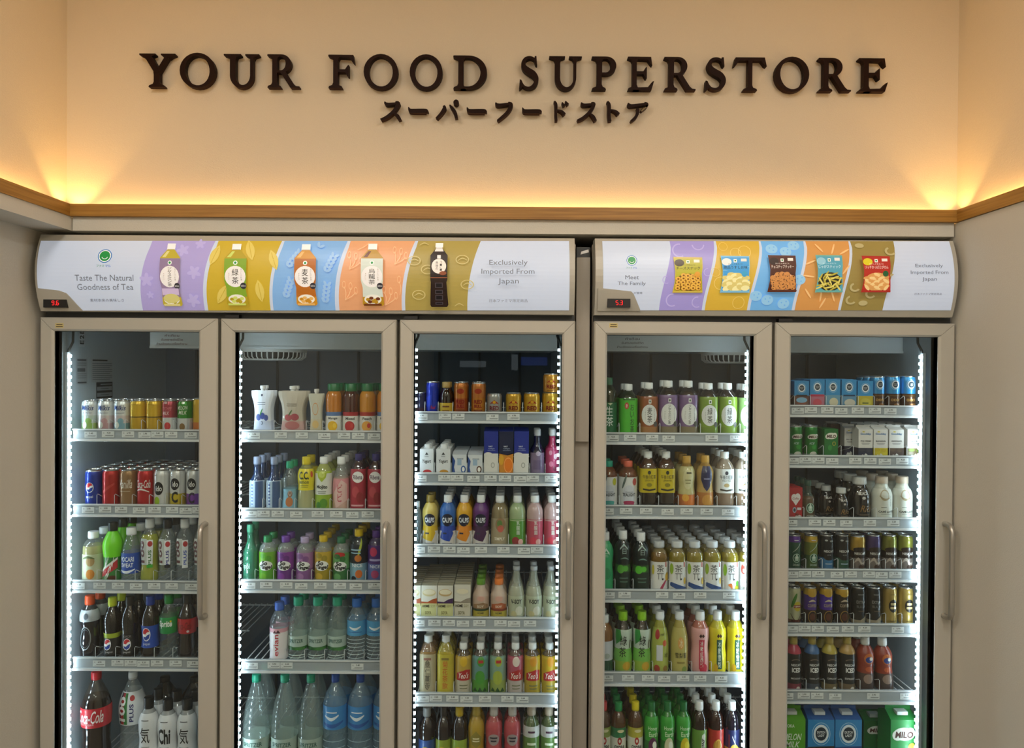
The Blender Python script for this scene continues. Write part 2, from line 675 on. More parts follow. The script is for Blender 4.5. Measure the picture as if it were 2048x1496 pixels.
# ceiling lights and line lights of the shop behind the viewer
for i, (x, y) in enumerate(LIGHT_SPOTS):
    e = empty('ceiling_light', (x, y, CEIL))
    tag(e, ['left', 'right', 'second left', 'second right', 'third left', 'third right', 'farthest'][i] + ' square ceiling downlight of the shop', 'light', 'ceiling downlights')
    m = MB()
    for (x0, x1, y0, y1) in ((-0.24, 0.24, -0.24, -0.22), (-0.24, 0.24, 0.22, 0.24), (-0.24, -0.22, -0.22, 0.22), (0.22, 0.24, -0.22, 0.22)):
        m.box(x0, x1, y0, y1, -0.03, 0.0)
    m.obj('frame', 'white', e)
    MB().box(-0.22, 0.22, -0.22, 0.22, -0.012, -0.004).obj('diffuser', 'lamp', e)
for i, x in enumerate((-0.25, 0.30)):
    tag(MB().box(x - 0.012, x + 0.012, -11.0, -1.6, CEIL - 0.02, CEIL - 0.001).obj('line_light', 'warm_line'), ('left', 'right')[i] + ' warm line light along the shop ceiling', 'light')
for name, mat, x, z, w, h, label in (('menu_screen', 'screen', 0.42, 1.72, 0.5, 0.16, 'blue menu screen on the far wall of the shop'), ('reflection_panel', 'glow_panel', -0.75, 1.66, 0.5, 0.12, 'pale added glow panel on the far wall of the shop'), ('reflection_panel', 'glow_panel', 0.05, 1.70, 0.12, 0.3, 'narrow added glow panel on the far wall of the shop')):  # the two pale panels are added to give bright patches in the glass
    e = empty(name, (x, YB + 0.001, z))
    tag(e, label, 'screen' if mat == 'screen' else 'glow panel')
    MB().box(-w / 2 - 0.02, w / 2 + 0.02, 0.0, 0.03, -h / 2 - 0.02, h / 2 + 0.02).obj('casing', 'dark', e)
    MB().box(-w / 2, w / 2, 0.03, 0.034, -h / 2, h / 2).obj('display', mat, e)


# ================================================================== the sign
def ell_pts(cx, cy, rx, ry, a0=0, a1=360, seg=28, rot=0.0):
    full = abs(a1 - a0) >= 360
    out = []
    c, s = math.cos(rot), math.sin(rot)
    for k in range(seg if full else seg + 1):
        a = math.radians(a0 + (a1 - a0) * k / seg)
        x, y = rx * math.cos(a), ry * math.sin(a)
        out.append((cx + x * c - y * s, cy + x * s + y * c))
    return out


def stem(x, w, y0=0, y1=100, L=13, R=13, bot=True, top=True):
    p = []
    if bot:
        p += [(x - L, y0), (x - L + 2, y0 + 5), (x - 3, y0 + 9), (x, y0 + 16)]
    else:
        p += [(x, y0)]
    if top:
        p += [(x, y1 - 16), (x - 3, y1 - 9), (x - L - 1, y1 - 4), (x - L, y1), (x + w + R, y1), (x + w + R, y1 - 4), (x + w + 3, y1 - 9), (x + w, y1 - 16)]
    else:
        p += [(x, y1), (x + w, y1)]
    if bot:
        p += [(x + w, y0 + 16), (x + w + 3, y0 + 9), (x + w + R - 2, y0 + 5), (x + w + R, y0)]
    else:
        p += [(x + w, y0)]
    return p


BOWL = [(24, 100), (46, 100)] + ell_pts(46, 72.5, 30, 27.5, 90, -90, 16) + [(24, 45)]
BOWL_H = [(33, 93), (44, 93)] + ell_pts(44, 72.5, 15, 20.5, 90, -90, 14) + [(33, 52)]
ARM_T = [(20, 100), (80, 100), (84, 74), (78, 79), (69, 91), (33, 92.5), (20, 92)]
ARM_M = [(30, 48), (54, 48), (62, 35), (66, 35), (66, 70), (62, 68), (54, 56.5), (30, 56.5)]
ARM_B = [(20, 0), (82, 0), (91, 28), (84, 25), (70, 9), (33, 8), (20, 8)]
LEG = [(42, 47), (58, 50), (84, 12), (92, 5), (103, 4), (103, 0), (74, 0)]
GLYPH = {
    'Y': [([(10, 97), (34, 97), (59, 52), (60, 40), (42, 40), (42, 46)], None), ([(80, 97), (92, 97), (60, 44), (51, 50)], None),
          ([(-2, 100), (47, 100), (47, 96), (36, 92), (33, 86), (12, 88), (8, 92), (-2, 96)], None),
          ([(64, 100), (108, 100), (108, 96), (96, 92), (88, 86), (78, 90), (64, 96)], None), (stem(42, 18, 0, 50, 16, 16, True, False), None)],
    'O': [(ell_pts(50, 50, 54, 53), ell_pts(50, 50, 37.5, 45, rot=0.13))],
    'U': [([(16, 98), (16, 36)] + ell_pts(51, 36, 35, 38, 180, 360, 18) + [(86, 98), (77, 98), (77, 36)] + ell_pts(55, 36, 22, 29, 0, -180, 16) + [(33, 98)], None),
          ([(-3, 100), (49, 100), (49, 96), (36, 92), (33, 84), (16, 84), (12, 92), (-3, 96)], None),
          ([(62, 100), (104, 100), (104, 96), (90, 92), (86, 84), (77, 84), (73, 92), (62, 96)], None)],
    'R': [(stem(17, 15, L=15, R=13), None), (BOWL, BOWL_H), (LEG, None)],
    'P': [(stem(17, 15, L=15, R=13), None), (BOWL, BOWL_H)],
    'F': [(stem(17, 15, L=15, R=14), None), (ARM_T, None), (ARM_M, None)],
    'E': [(stem(17, 15, L=15, R=9), None), (ARM_T, None), (ARM_M, None), (ARM_B, None)],
    'D': [(stem(17, 15, L=15, R=9), None), ([(24, 100), (50, 100)] + ell_pts(50, 50, 56, 50, 90, -90, 22) + [(24, 0)], [(33, 93), (47, 93)] + ell_pts(47, 50, 39, 43, 90, -90, 22) + [(33, 7)])],
    'T': [(stem(43, 15, 0, 97, 17, 17, True, False), None), ([(0, 100), (101, 100), (108, 73), (101, 76), (88, 91), (13, 91), (1, 76), (-7, 73)], None)],
}
S_STROKE = ([(68, 80), (60, 92), (44, 96), (27, 91), (19, 77), (25, 64), (42, 54), (60, 45), (70, 31), (64, 14), (46, 4.5), (28, 6), (17, 14), (10, 27)],
            [5, 7, 8, 11, 16, 19, 20, 20, 18, 14, 8, 7, 7, 5])
GLYPH_S = [([(64, 100), (70, 100), (73, 72), (67, 74), (60, 88)], None), ([(3, 0), (8, 0), (22, 12), (12, 28), (6, 30)], None)]
KANA = {
    'ス': [([(22, 92), (28, 82), (40, 80), (72, 84)], [4, 14, 13, 11]), ([(66, 90), (78, 84), (62, 50), (34, 20), (6, 4)], [8, 16, 14, 14, 11]), ([(56, 42), (74, 26), (86, 4)], [5, 14, 13])],
    'ー': [([(1, 66), (8, 52), (20, 48), (90, 48), (97, 44)], [4, 16, 19, 20, 12])],
    'パ': [([(34, 74), (38, 62), (24, 36), (4, 12)], [9, 15, 13, 11]), ([(60, 78), (72, 62), (84, 40), (90, 14)], [5, 13, 15, 13])],
    'フ': [([(10, 90), (16, 80), (30, 78), (72, 84)], [4, 15, 14, 12]), ([(66, 90), (80, 80), (64, 44), (20, 2)], [9, 17, 15, 11])],
    'ド': [([(20, 98), (28, 80), (28, 30), (30, 2)], [8, 15, 13, 13]), ([(32, 56), (56, 48), (70, 34)], [5, 13, 16]), ([(58, 92), (68, 76)], [6, 13]), ([(74, 98), (86, 82)], [6, 14])],
    'ト': [([(26, 98), (34, 80), (34, 30), (38, 2)], [8, 15, 14, 14]), ([(38, 58), (62, 50), (76, 36)], [5, 13, 16])],
    'ア': [([(6, 90), (12, 80), (26, 78), (88, 86)], [5, 15, 13, 12]), ([(80, 92), (92, 82), (66, 52)], [9, 15, 9]), ([(48, 66), (52, 50), (42, 24), (20, 2)], [8, 13, 13, 10])],
}


def extrude(mb, poly, hole, y0, y1, fx, fz):
    loops = [poly] + ([hole] if hole else [])
    tr = tessellate_polygon([[Vector((x, y, 0)) for x, y in l] for l in loops])
    vs = [p for l in loops for p in l]
    n = len(vs)
    V = [(fx(x), y0, fz(y)) for x, y in vs] + [(fx(x), y1, fz(y)) for x, y in vs]
    f = [tuple(t) for t in tr] + [tuple(i + n for i in t)[::-1] for t in tr]
    s = 0
    for l in loops:
        m = len(l)
        f += [(s + i, s + (i + 1) % m, n + s + (i + 1) % m, n + s + i) for i in range(m)]
        s += m
    mb.add(V, f)


def strip_extrude(mb, st, y0, y1, fx, fz):
    vs, tr = stroke_strip(*st, 6)
    extrude(mb, [vs[i] for i in range(0, len(vs), 2)] + [vs[i] for i in range(len(vs) - 1, 0, -2)], None, y0, y1, fx, fz)


YF = YW - 0.030                               # front face of the letters
WORDS = [('Y', 278, 350, 'YOUR', 1), ('O', 359, 430, 'YOUR', 2), ('U', 447, 518, 'YOUR', 3), ('R', 534, 599, 'YOUR', 4),
         ('F', 656, 709, 'FOOD', 1), ('O', 727, 796, 'FOOD', 2), ('O', 819, 885, 'FOOD', 3), ('D', 906, 974, 'FOOD', 4),
         ('S', 1038, 1077, 'SUPERSTORE', 1), ('U', 1098, 1164, 'SUPERSTORE', 2), ('P', 1183, 1233, 'SUPERSTORE', 3), ('E', 1255, 1309, 'SUPERSTORE', 4),
         ('R', 1328, 1392, 'SUPERSTORE', 5), ('S', 1410, 1452, 'SUPERSTORE', 6), ('T', 1467, 1534, 'SUPERSTORE', 7), ('O', 1550, 1619, 'SUPERSTORE', 8),
         ('R', 1637, 1703, 'SUPERSTORE', 9), ('E', 1717, 1777, 'SUPERSTORE', 10)]
ORD = ['', 'first', 'second', 'third', 'fourth', 'fifth', 'sixth', 'seventh', 'eighth', 'ninth', 'tenth']
for ch, px0, px1, word, k in WORDS:
    slope = (px0 - 278) * 0.0066
    a, b = at(px0, 173 + slope, YF), at(px1, 107 + slope, YF)
    if ch == 'S':
        pcs, xs = GLYPH_S, (3, 78)
    else:
        pcs = GLYPH[ch]
        xx = [p[0] for q, _ in pcs for p in q]
        xs = (min(xx), max(xx))
    fx = lambda x, a=a, b=b, xs=xs: (x - xs[0]) / (xs[1] - xs[0]) * (b.x - a.x)
    fz = lambda y, a=a, b=b: y / 100 * (b.z - a.z)
    m = MB()
    for i, (q, h) in enumerate(pcs):
        extrude(m, q, h, 0.0004 * i, 0.022, fx, fz)
    if ch == 'S':
        strip_extrude(m, S_STROKE, 0.0003, 0.022, fx, fz)
    o = m.obj('sign_letter', 'letter', loc=(a.x, YF, a.z))
    tag(o, 'raised dark brown serif letter %s, %s letter of %s on the wall' % (ch, ORD[k], word), 'letter', 'sign letters on the upper wall')
KWORD = [('ス', 760, 803), ('ー', 816, 857), ('パ', 871, 916), ('ー', 933, 974), ('フ', 990, 1026), ('ー', 1044, 1084), ('ド', 1107, 1138), ('ス', 1154, 1194), ('ト', 1213, 1240), ('ア', 1255, 1297)]
for k, (ch, px0, px1) in enumerate(KWORD):
    st = KANA[ch]
    slope = (px0 - 760) * 0.004
    vs = [v for s in st for v in stroke_strip(*s, 6)[0]]
    x0, x1 = min(v[0] for v in vs), max(v[0] for v in vs)
    a, b = at(px0, 241 + slope, YF), at(px1, 200 + slope, YF)
    fx = lambda x: (x - x0) / (x1 - x0) * (b.x - a.x)
    fz = lambda y: y / 100 * (b.z - a.z)
    m = MB()
    for i, s in enumerate(st):
        strip_extrude(m, s, 0.0001 * i, 0.022, fx, fz)
    if ch == 'パ':
        extrude(m, ell_pts(88, 90, 12, 14, seg=16), None, 0.0005, 0.022, fx, fz)
    o = m.obj('sign_letter', 'letter', loc=(a.x, YF, a.z))
    tag(o, 'small dark brown katakana, %s sign in the row under the English words' % ORD[k + 1], 'letter', 'katakana under the sign')

# ================================================================== the fridges
DOORS = [dict(ol=79, orr=434, il=106, ir=396, name='leftmost', led=[(141, 712, 132)], hx=411),
         dict(ol=440, orr=791, il=468, ir=761, name='second', led=[(484, 705, 470)], hx=773),
         dict(ol=798, orr=1149, il=826, ir=1123, name='middle', led=[(832, 700, 825), (1121, 700, 1112)], hx=1135),
         dict(ol=1187, orr=1543, il=1213, ir=1507, name='fourth', led=[(1503, 708, 1480)], hx=1520),
         dict(ol=1549, orr=1908, il=1581, ir=1876, name='rightmost', led=[(1848, 714, 1830)], hx=1888)]
ZD1 = at(1024, 641, 0).z                      # top of the doors
ZG1 = at(1024, 668, 0).z                      # top of the glass
ZD0, ZG0 = 0.14, 0.19
GX = lambda px: at(px, 900, 0).x
HDR_T, HDR_B = at(1024, 474, -0.02).z, at(1024, 628, -0.02).z
ZIN1, ZIN0 = 1.82, 0.16                       # inside height
YI1 = 0.78                                    # inside back


def hdr_y(z):
    t = (z - (HDR_T + HDR_B) / 2) / ((HDR_T - HDR_B) / 2)
    return -0.004 - 0.030 * (1 - t * t)


led_mesh = {}


def seven_seg(mb, cx, cz, w, h, digit, y):
    on = {'5': 'afgcd', '3': 'abgcd', '9': 'abcdfg', '6': 'afgedc'}[digit]
    t = w * 0.2
    S = {'a': (0, h / 2, 1), 'g': (0, 0, 1), 'd': (0, -h / 2, 1), 'f': (-w / 2, h / 4, 0), 'b': (w / 2, h / 4, 0), 'e': (-w / 2, -h / 4, 0), 'c': (w / 2, -h / 4, 0)}
    for s in on:
        dx, dz, hor = S[s]
        a, b = (w * 0.4, t / 2) if hor else (t / 2, h * 0.2)
        mb.box(cx + dx - a, cx + dx + a, y - 0.0006, y, cz + dz - b, cz + dz + b)


def build_fridge(label, x0, x1, hx0, hx1, film, doors, plate, digits, evap, fans, wall_left=0.035):
    root = empty('drinks_fridge', ((x0 + x1) / 2, 0, 0))
    tag(root, label, 'fridge', 'glass door drinks fridges')
    cx = (x0 + x1) / 2
    L = lambda x: x - cx                      # world x to the fridge's own x
    t = 0.035
    tl = wall_left
    m = MB()
    m.box(L(x0), L(x0) + tl, 0.05, YI1 + 0.05, 0.0, HDR_T - 0.01)
    m.box(L(x1) - t, L(x1), 0.05, YI1 + 0.05, 0.0, HDR_T - 0.01)
    m.box(L(x0) + tl, L(x1) - t, 0.05, YI1 + 0.05, 0.02, ZIN0)
    m.box(L(x0) + tl, L(x1) - t, 0.05, YI1 + 0.05, ZIN1, HDR_T - 0.01)
    m.obj('cabinet_body', 'side', root)
    m = MB()
    for x in (L(x0) + tl, L(x1) - t - 0.003):
        m.box(x, x + 0.003, 0.052, YI1, ZIN0, ZIN1)
    m.box(L(x0) + tl, L(x1) - t, 0.06, YI1, ZIN1 - 0.003, ZIN1)
    m.box(L(x0) + tl, L(x1) - t, 0.06, YI1, ZIN0, ZIN0 + 0.003)
    m.obj('liner', 'liner', root)
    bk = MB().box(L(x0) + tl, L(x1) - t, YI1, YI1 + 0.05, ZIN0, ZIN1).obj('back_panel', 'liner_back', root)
    m = MB()
    n = int((x1 - x0) / 0.16)
    for k in range(1, n):
        x = L(x0) + (x1 - x0) * k / n
        m.box(x - 0.004, x + 0.004, YI1 - 0.012, YI1 - 0.001, ZIN0, ZIN1 - 0.12)
    tag(m.obj('back_channels', 'gasket', bk), kind='stuff')
    # posts behind the door joints
    for a, b in zip(doors[:-1], doors[1:]):
        xm = L((GX(a['orr']) + GX(b['ol'])) / 2)
        MB().box(xm - 0.022, xm + 0.022, 0.052, 0.075, ZIN0, ZIN1).obj('door_post', 'side', root)
    # header light box
    m = MB()
    N = 12
    prof = []
    for k in range(N + 1):
        z = HDR_B + (HDR_T - HDR_B) * k / N
        prof.append((hdr_y(z), z))
    prof += [(0.05, HDR_T), (0.05, HDR_B)]
    m.prism(prof, L(hx0), L(hx1), 'X')
    hb = m.obj('header_box', 'frame', root)
    g = MB().box(L(x0) + 0.004, L(x1) - 0.004, 0.03, 0.05, ZD1 + 0.001, HDR_B).obj('header_gap', 'gasket', root)
    mbf = MB()
    film.onto(mbf, lambda x, z, h: (L(x), hdr_y(z) - h, z), step=(9.0, 0.012), dh=0.00006, h0=0.0015)
    mbf.obj('backlit_film', 'sign', hb)
    # raised control plate with the temperature display
    A = Art(lambda px, py: (at(px, py, -0.03).x, at(px, py, -0.03).z))
    A.poly(plate['shape'], 'fff')
    mp = MB()
    A.onto(mp, lambda x, z, h: (L(x), hdr_y(z) - 0.005, z), step=(9.0, 0.01))
    c = [A.xf(*p) for p in plate['shape']]
    for i in range(len(c)):
        p, q = c[i], c[(i + 1) % len(c)]
        mp.add([(L(p[0]), hdr_y(p[1]) - 0.005, p[1]), (L(q[0]), hdr_y(q[1]) - 0.005, q[1]), (L(q[0]), hdr_y(q[1]), q[1]), (L(p[0]), hdr_y(p[1]), p[1])], [(0, 1, 2, 3)])
    cp = mp.obj('control_plate', 'frame', root)
    dx0, dy0, dx1, dy1 = plate['display']
    a, b = at(dx0, dy1, -0.02), at(dx1, dy0, -0.02)
    yd = hdr_y((a.z + b.z) / 2) - 0.009
    MB().box(L(a.x), L(b.x), yd, yd + 0.012, a.z, b.z).obj('temperature_display', 'dark', cp)
    m = MB()
    hh = (b.z - a.z) * 0.55
    for k, dg in enumerate(digits):
        seven_seg(m, L(a.x + (b.x - a.x) * (0.42 + 0.19 * k)), (a.z + b.z) / 2, hh * 0.42, hh * 0.8, dg, yd - 0.0006)
    m.box(L(a.x + (b.x - a.x) * 0.52), L(a.x + (b.x - a.x) * 0.535), yd - 0.0012, yd - 0.0006, a.z + hh * 0.45, a.z + hh * 0.55)
    tag(m.obj('red_digits', 'red_digit', cp), 'glowing red digits of the temperature display')
    # evaporator cover under the inside ceiling
    ex0, ex1, ez, ey = L(evap[0]), L(evap[1]), evap[2], 0.25
    ev = MB().box(ex0, ex1, ey, YI1, ez, ZIN1 - 0.004).obj('evaporator_cover', 'evap', root)
    MB().box(ex0, ex1, ey - 0.004, ey, ez - 0.004, ez + 0.004).obj('drip_lip', 'evap', ev)
    if evap[3]:
        T = Art()
        for i, s in enumerate(evap[3]['lines']):
            T.text(s, L(evap[3]['x']), ez + 0.040 - 0.014 * i, (0.05, 0.075, 0.105)[i], 0.008, evap[3]['col'])
        mt = MB()
        T.onto(mt, lambda x, z, h: (x, ey - h, z))
        mt.obj('warning_text', 'paper', ev)
    for fx, fy in fans:
        fz = ez - 0.002
        r = 0.120
        m = MB()
        m.lathe([(-0.012, r * 0.98), (-0.010, r), (0.0, r * 1.03), (0.002, r)], 40, bottom=False)
        f = m.obj('fan_guard', 'white', root, (L(fx), fy, fz), True, 40)
        m = MB()
        m.lathe([(-0.040, r * 0.86), (-0.037, r * 0.9), (-0.034, r * 0.86)], 40, bottom=False)
        m.lathe([(-0.040, r * 0.30), (-0.036, r * 0.32), (-0.030, r * 0.3)], 24, bottom=True)
        m.obj('guard_ring', 'white', f, smooth=True, angle=40)
        rib = MB()
        rib.tube([(0, -r * 0.99, -0.010), (0, -r * 0.97, -0.028), (0, -r * 0.86, -0.038), (0, -r * 0.3, -0.036)], 0.0022, 5)
        rm = rib.mesh('guard_rib', 'white')
        for k in range(40):
            o = link('guard_rib', rm, f)
            o.rotation_euler = (0, 0, 2 * math.pi * k / 40)
        MB().lathe([(-0.034, r * 0.8), (-0.004, r * 0.85)], 32, bottom=True).obj('fan_shade_disc', 'dark', f)  # dark disc standing in for the shade inside the fan guard
    # doors
    for dn, d in enumerate(doors):
        ol, orr, il, ir = (L(GX(d[k])) for k in ('ol', 'orr', 'il', 'ir'))
        door = MB()
        gk = 0.006
        for (a, b, c2, e2) in ((il - gk, il, ZG0, ZG1), (ir, ir + gk, ZG0, ZG1), (il - gk, ir + gk, ZG1, ZG1 + gk), (il - gk, ir + gk, ZG0 - gk, ZG0)):
            door.box(a, b, 0.010, 0.046, c2, e2)
        dr = door.obj('door', 'gasket', root)
        bev = 0.004
        e = 0.0006

        def bar(outer, inner, vertical, sgn, p0, p1, q0, q1):
            # profile across the bar: outer edge -> inner edge, rounded at the outer arris
            pr = [(outer, 0.046, p0, p1), (outer, bev, p0, p1), (outer + sgn * bev, 0.0, None, None), (inner - sgn * 0.006, 0.0, None, None), (inner, 0.006, q0, q1), (inner, 0.046, q0, q1)]
            V0, V1 = [], []
            for u, y, _, _ in pr:
                s = (u - outer) / (inner - outer)
                a, b = p0 + (q0 - p0) * s + e, p1 + (q1 - p1) * s - e
                V0.append((u, y, a) if vertical else (a, y, u))
                V1.append((u, y, b) if vertical else (b, y, u))
            n = len(pr)
            fs = [(i, (i + 1) % n, n + (i + 1) % n, n + i) for i in range(n)] + [tuple(range(n)), tuple(range(n, 2 * n))]
            MB().add(V0 + V1, fs).obj('frame_bar', 'frame', dr)

        bar(ol, il, True, 1, ZD0, ZD1, ZG0, ZG1)
        bar(orr, ir, True, -1, ZD0, ZD1, ZG0, ZG1)
        bar(ZD1, ZG1, False, -1, ol, orr, il, ir)
        bar(ZD0, ZG0, False, 1, ol, orr, il, ir)
        MB().box(il - 0.002, ir + 0.002, 0.020, 0.025, ZG0 - 0.002, ZG1 + 0.002).obj('glass_pane', 'glass', dr)
        # handle: a bent rod
        hx = L(at(d['hx'], 1140, 0).x)
        za, zb = at(d['hx'], 1047, 0).z, at(d['hx'], 1231, 0).z
        yo = -0.042
        pts = [(hx, 0.004, za), (hx, -0.02, za - 0.001), (hx, yo + 0.008, za - 0.005), (hx, yo, za - 0.018), (hx, yo, za - 0.05), (hx, yo, zb + 0.05), (hx, yo, zb + 0.018), (hx, yo + 0.008, zb + 0.005), (hx, -0.02, zb + 0.001), (hx, 0.004, zb)]
        MB().tube(pts, 0.0085, 12).obj('handle', 'steel', dr, smooth=True, angle=60)
        # hinge at the top of every door but the first of a fridge
        if dn:
            MB().box(ol + 0.012, ol + 0.055, 0.006, 0.05, ZD1 + 0.002, ZD1 + 0.012).obj('hinge', 'dark', root)
        else:
            T = Art()
            p = at(d['ol'] + 40, 651, 0)
            T.rect(L(p.x), p.z, 0.026, 0.014, 'c9b878')
            T.rect(L(p.x), p.z + 0.003, 0.019, 0.0028, '5a4e36')
            T.rect(L(p.x), p.z - 0.003, 0.021, 0.0028, '5a4e36')
            mt = MB()
            T.onto(mt, lambda x, z, h: (x, -h, z))
            mt.obj('sticker', 'paper', dr)
        # LED strips
        for (lx, ltop, lbot) in d['led']:
            x = L(at((lx + lbot) / 2, 1100, 0.075).x)
            zt = at(lx, ltop, 0.075).z
            sgn = 1 if lx < (d['il'] + d['ir']) / 2 else -1
            if d['name'] == 'middle':
                x += 0.0
            sm = MB()
            sm.box(x - sgn * 0.010, x - sgn * 0.001, 0.070, 0.090, 0.20, zt + 0.012)
            st = sm.obj('led_strip', 'strip', root)
            MB().tube([(x - sgn * 0.004, 0.08, zt + 0.008), (x - sgn * 0.002, 0.08, zt + 0.02), (x + sgn * 0.008, 0.085, zt + 0.045), (x + sgn * 0.010, 0.09, ZIN1 - 0.004)], 0.004, 8).obj('cable', 'gasket', st, smooth=True)
            lm = 'led_dim' if d['name'] == 'middle' else 'led'
            if lm not in led_mesh:
                led_mesh[lm] = MB().box(-0.0038, 0.0038, -0.0034, 0.0034, -0.0042, 0.0042).mesh('led', lm)
            z = zt
            while z > 0.22:
                link('led', led_mesh[lm], st, (x + sgn * 0.0025, 0.078, z))
                z -= 0.0226
    return root


# ---- print on the header films (drawn in photograph pixels, carried onto the curved film)
def film(x0, x1, secs, ease, y0=480, y1=620):
    A = Art(lambda px, py: (at(px, py, -0.03).x, at(px, py, -0.03).z))
    A.poly([(x0, y0), (x1, y0), (x1, y1), (x0, y1)], 'c6d2e6')
    for (t0, b0, t1, b1, c) in secs:
        L_ = [(t0 + (b0 - t0) * ease(k / 10), y0 + (y1 - y0) * k / 10) for k in range(11)]
        R_ = [(t1 + (b1 - t1) * ease(k / 10), y0 + (y1 - y0) * k / 10) for k in range(11)]
        A.poly([(x + 2 if i else x, y) for i, (x, y) in enumerate(L_)] + R_[::-1], c)
    return A


def logo(A, cx, cy, r):
    A.ell(cx, cy, 2 * r, 2 * r, '2273b5')
    A.ell(cx, cy, 1.76 * r, 1.76 * r, 'f2f5f7')
    A.ell(cx, cy, 1.5 * r, 1.5 * r, '1f8f45')
    A.ring(cx, cy, 0.95 * r, 0.95 * r, 0.1, 'f2f5f7', 20, 160, 14)
    A.text('ファミ', cx - r * 0.55, cy + r * 1.45, r * 1.1, -r * 0.36, '2a8f55', 0.015)
    A.text('マル', cx + r * 0.55, cy + r * 1.45, r * 0.8, -r * 0.36, '2c6fb8', 0.015)


GREY = '6d737c'


def T(A, s, cx, cy, w, h, col=GREY, bold=0.0, **k):
    A.text(s, cx, cy, w, -h, col, bold, **k)


def V(A, s, cx, cy, w, h, col, bold=0.0):
    n = len(s)
    for i, ch in enumerate(s):
        A.text(ch, cx, cy - h / 2 + (i + 0.5) * h / n, w, -h / n * 0.86, col, bold)


def tea_bottle(A, cx, y0, y1, w, tea, lab, low, txt, body=None):
    h = y1 - y0
    A.ell(cx + 3, y1 - 1, w * 1.15, 6, '000/1')if False else None
    A.poly([(cx - w * .17, y0 + h * .10), (cx + w * .17, y0 + h * .10), (cx + w * .5, y0 + h * .24), (cx + w * .5, y0 + h * .6), (cx + w * .45, y0 + h * .72), (cx + w * .52, y0 + h * .97), (cx + w * .44, y1), (cx - w * .40, y1), (cx - w * .46, y0 + h * .97), (cx - w * .42, y0 + h * .72), (cx - w * .5, y0 + h * .6), (cx - w * .5, y0 + h * .24)], tea)
    A.rect(cx, y0 + h * .055, w * .40, h * .10, 'f3f3f1')
    A.rect(cx, y0 + h * .10, w * .36, h * .012, 'b9b9b4')
    A.poly([(cx - w * .18, y0 + h * .13), (cx - w * .05, y0 + h * .13), (cx - w * .22, y0 + h * .23), (cx - w * .40, y0 + h * .23)], low)
    A.poly([(cx - w * .5, y0 + h * .25), (cx + w * .5, y0 + h * .25), (cx + w * .5, y0 + h * .6), (cx + w * .45, y0 + h * .72), (cx + w * .49, y0 + h * .86), (cx - w * .43, y0 + h * .86), (cx - w * .42, y0 + h * .72), (cx - w * .5, y0 + h * .6)], lab)
    A.rect(cx, y0 + h * .285, w, h * .012, 'ffffff/1') if False else None
    A.ell(cx, y0 + h * .32, w * .2, h * .07, 'eef4ef')
    A.ell(cx, y0 + h * .32, w * .11, h * .04, '1f8f45')
    A.ell(cx, y0 + h * .54, w * .94, h * .34, 'eeeae6')
    V(A, txt, cx, y0 + h * .54, w * (.30 if len(txt) < 4 else .2), h * (.26 if len(txt) < 4 else .31), '15110f', 0.02)
    V(A, 'おいしいお茶', cx + w * .28, y0 + h * .51, w * .07, h * .20, '8a8580')
    V(A, 'やさしい', cx - w * .28, y0 + h * .54, w * .06, h * .12, '8a8580')
    A.ell(cx + w * .36, y0 + h * .69, w * .28, h * .10, '2b2a33')
    A.text('600ml', cx + w * .36, y0 + h * .69, w * .2, -h * .03, 'ddd')
    A.ell(cx + w * .02, y0 + h * .90, w * .78, h * .15, 'ece8da')
    for k, (dx, dy) in enumerate(((-.2, .0), (-.05, -.02), (.12, .01), (.25, -.01), (.02, .03), (-.12, .035), (.16, .04))):
        A.ell(cx + w * dx, y0 + h * (.90 + dy), w * .2, h * .05, low if k % 2 else tea)
    A.rect(cx, y1 - h * .02, w * .8, h * .03, low)


ease1 = lambda t: 1 - (1 - t) ** 2
ease2 = lambda t: t * t * (3 - 2 * t)
f1 = film(76, 1139, [(300, 277, 427, 404, 'a99fd6'), (433, 409, 561, 537, 'c5a92f'), (566, 541, 693, 668, '7fb0e4'), (699, 674, 829, 802, 'dfa274'), (835, 807, 961, 934, 'a8964e')], ease1)
logo(f1, 210, 512, 14)
T(f1, 'Taste The Natural', 210, 556, 117, 12)
T(f1, 'Goodness of Tea', 211, 574, 112, 12)
T(f1, '素材本来の美味しさ', 211, 600, 68, 6)
# motifs on the coloured fields
for cx, cy, r in ((365, 500, 12), (398, 487, 10), (390, 545, 13), (295, 560, 13), (385, 600, 13), (300, 590, 7)):
    for k in range(5):
        a = k * 1.2566 + cx
        f1.ell(cx + r * .55 * math.cos(a), cy + r * .55 * math.sin(a), r * 1.1, r * .62, 'b7aee0', 14, a)
for cx, cy, a in ((430, 510, 1.2), (500, 500, -1.3), (548, 520, 1.9), (445, 588, 1.0), (520, 582, 1.7)):
    f1.poly([(cx + 22 * math.cos(a) * t - 9 * s * math.sin(a) * (1 - t * t), cy - 22 * math.sin(a) * t - 9 * s * math.cos(a) * (1 - t * t)) for s, ts in ((1, (-1, -.6, -.2, .2, .6, 1)), (-1, (.6, .2, -.2, -.6))) for t in ts], 'd9c45f')
    f1.stroke([(cx - 18 * math.cos(a), cy + 18 * math.sin(a)), (cx + 16 * math.cos(a), cy - 16 * math.sin(a))], [1.2, 1.2], 'c5a92f', 1)
for bx, by, a in ((572, 590, 1.2), (650, 600, 1.4), (655, 540, 1.1), (580, 530, .9), (640, 490, 1.0)):
    for k in range(5):
        px, py = bx + 9 * k * math.cos(a) * .9, by - 9 * k * math.sin(a) * .9
        if px < 690 - (py - 480) * .2 and py > 484:
            for s in (-1, 1):
                f1.ell(px + s * 4 * math.sin(a), py + s * 4 * math.cos(a), 12, 6, '97c0ea', 10, -a + s * .6)
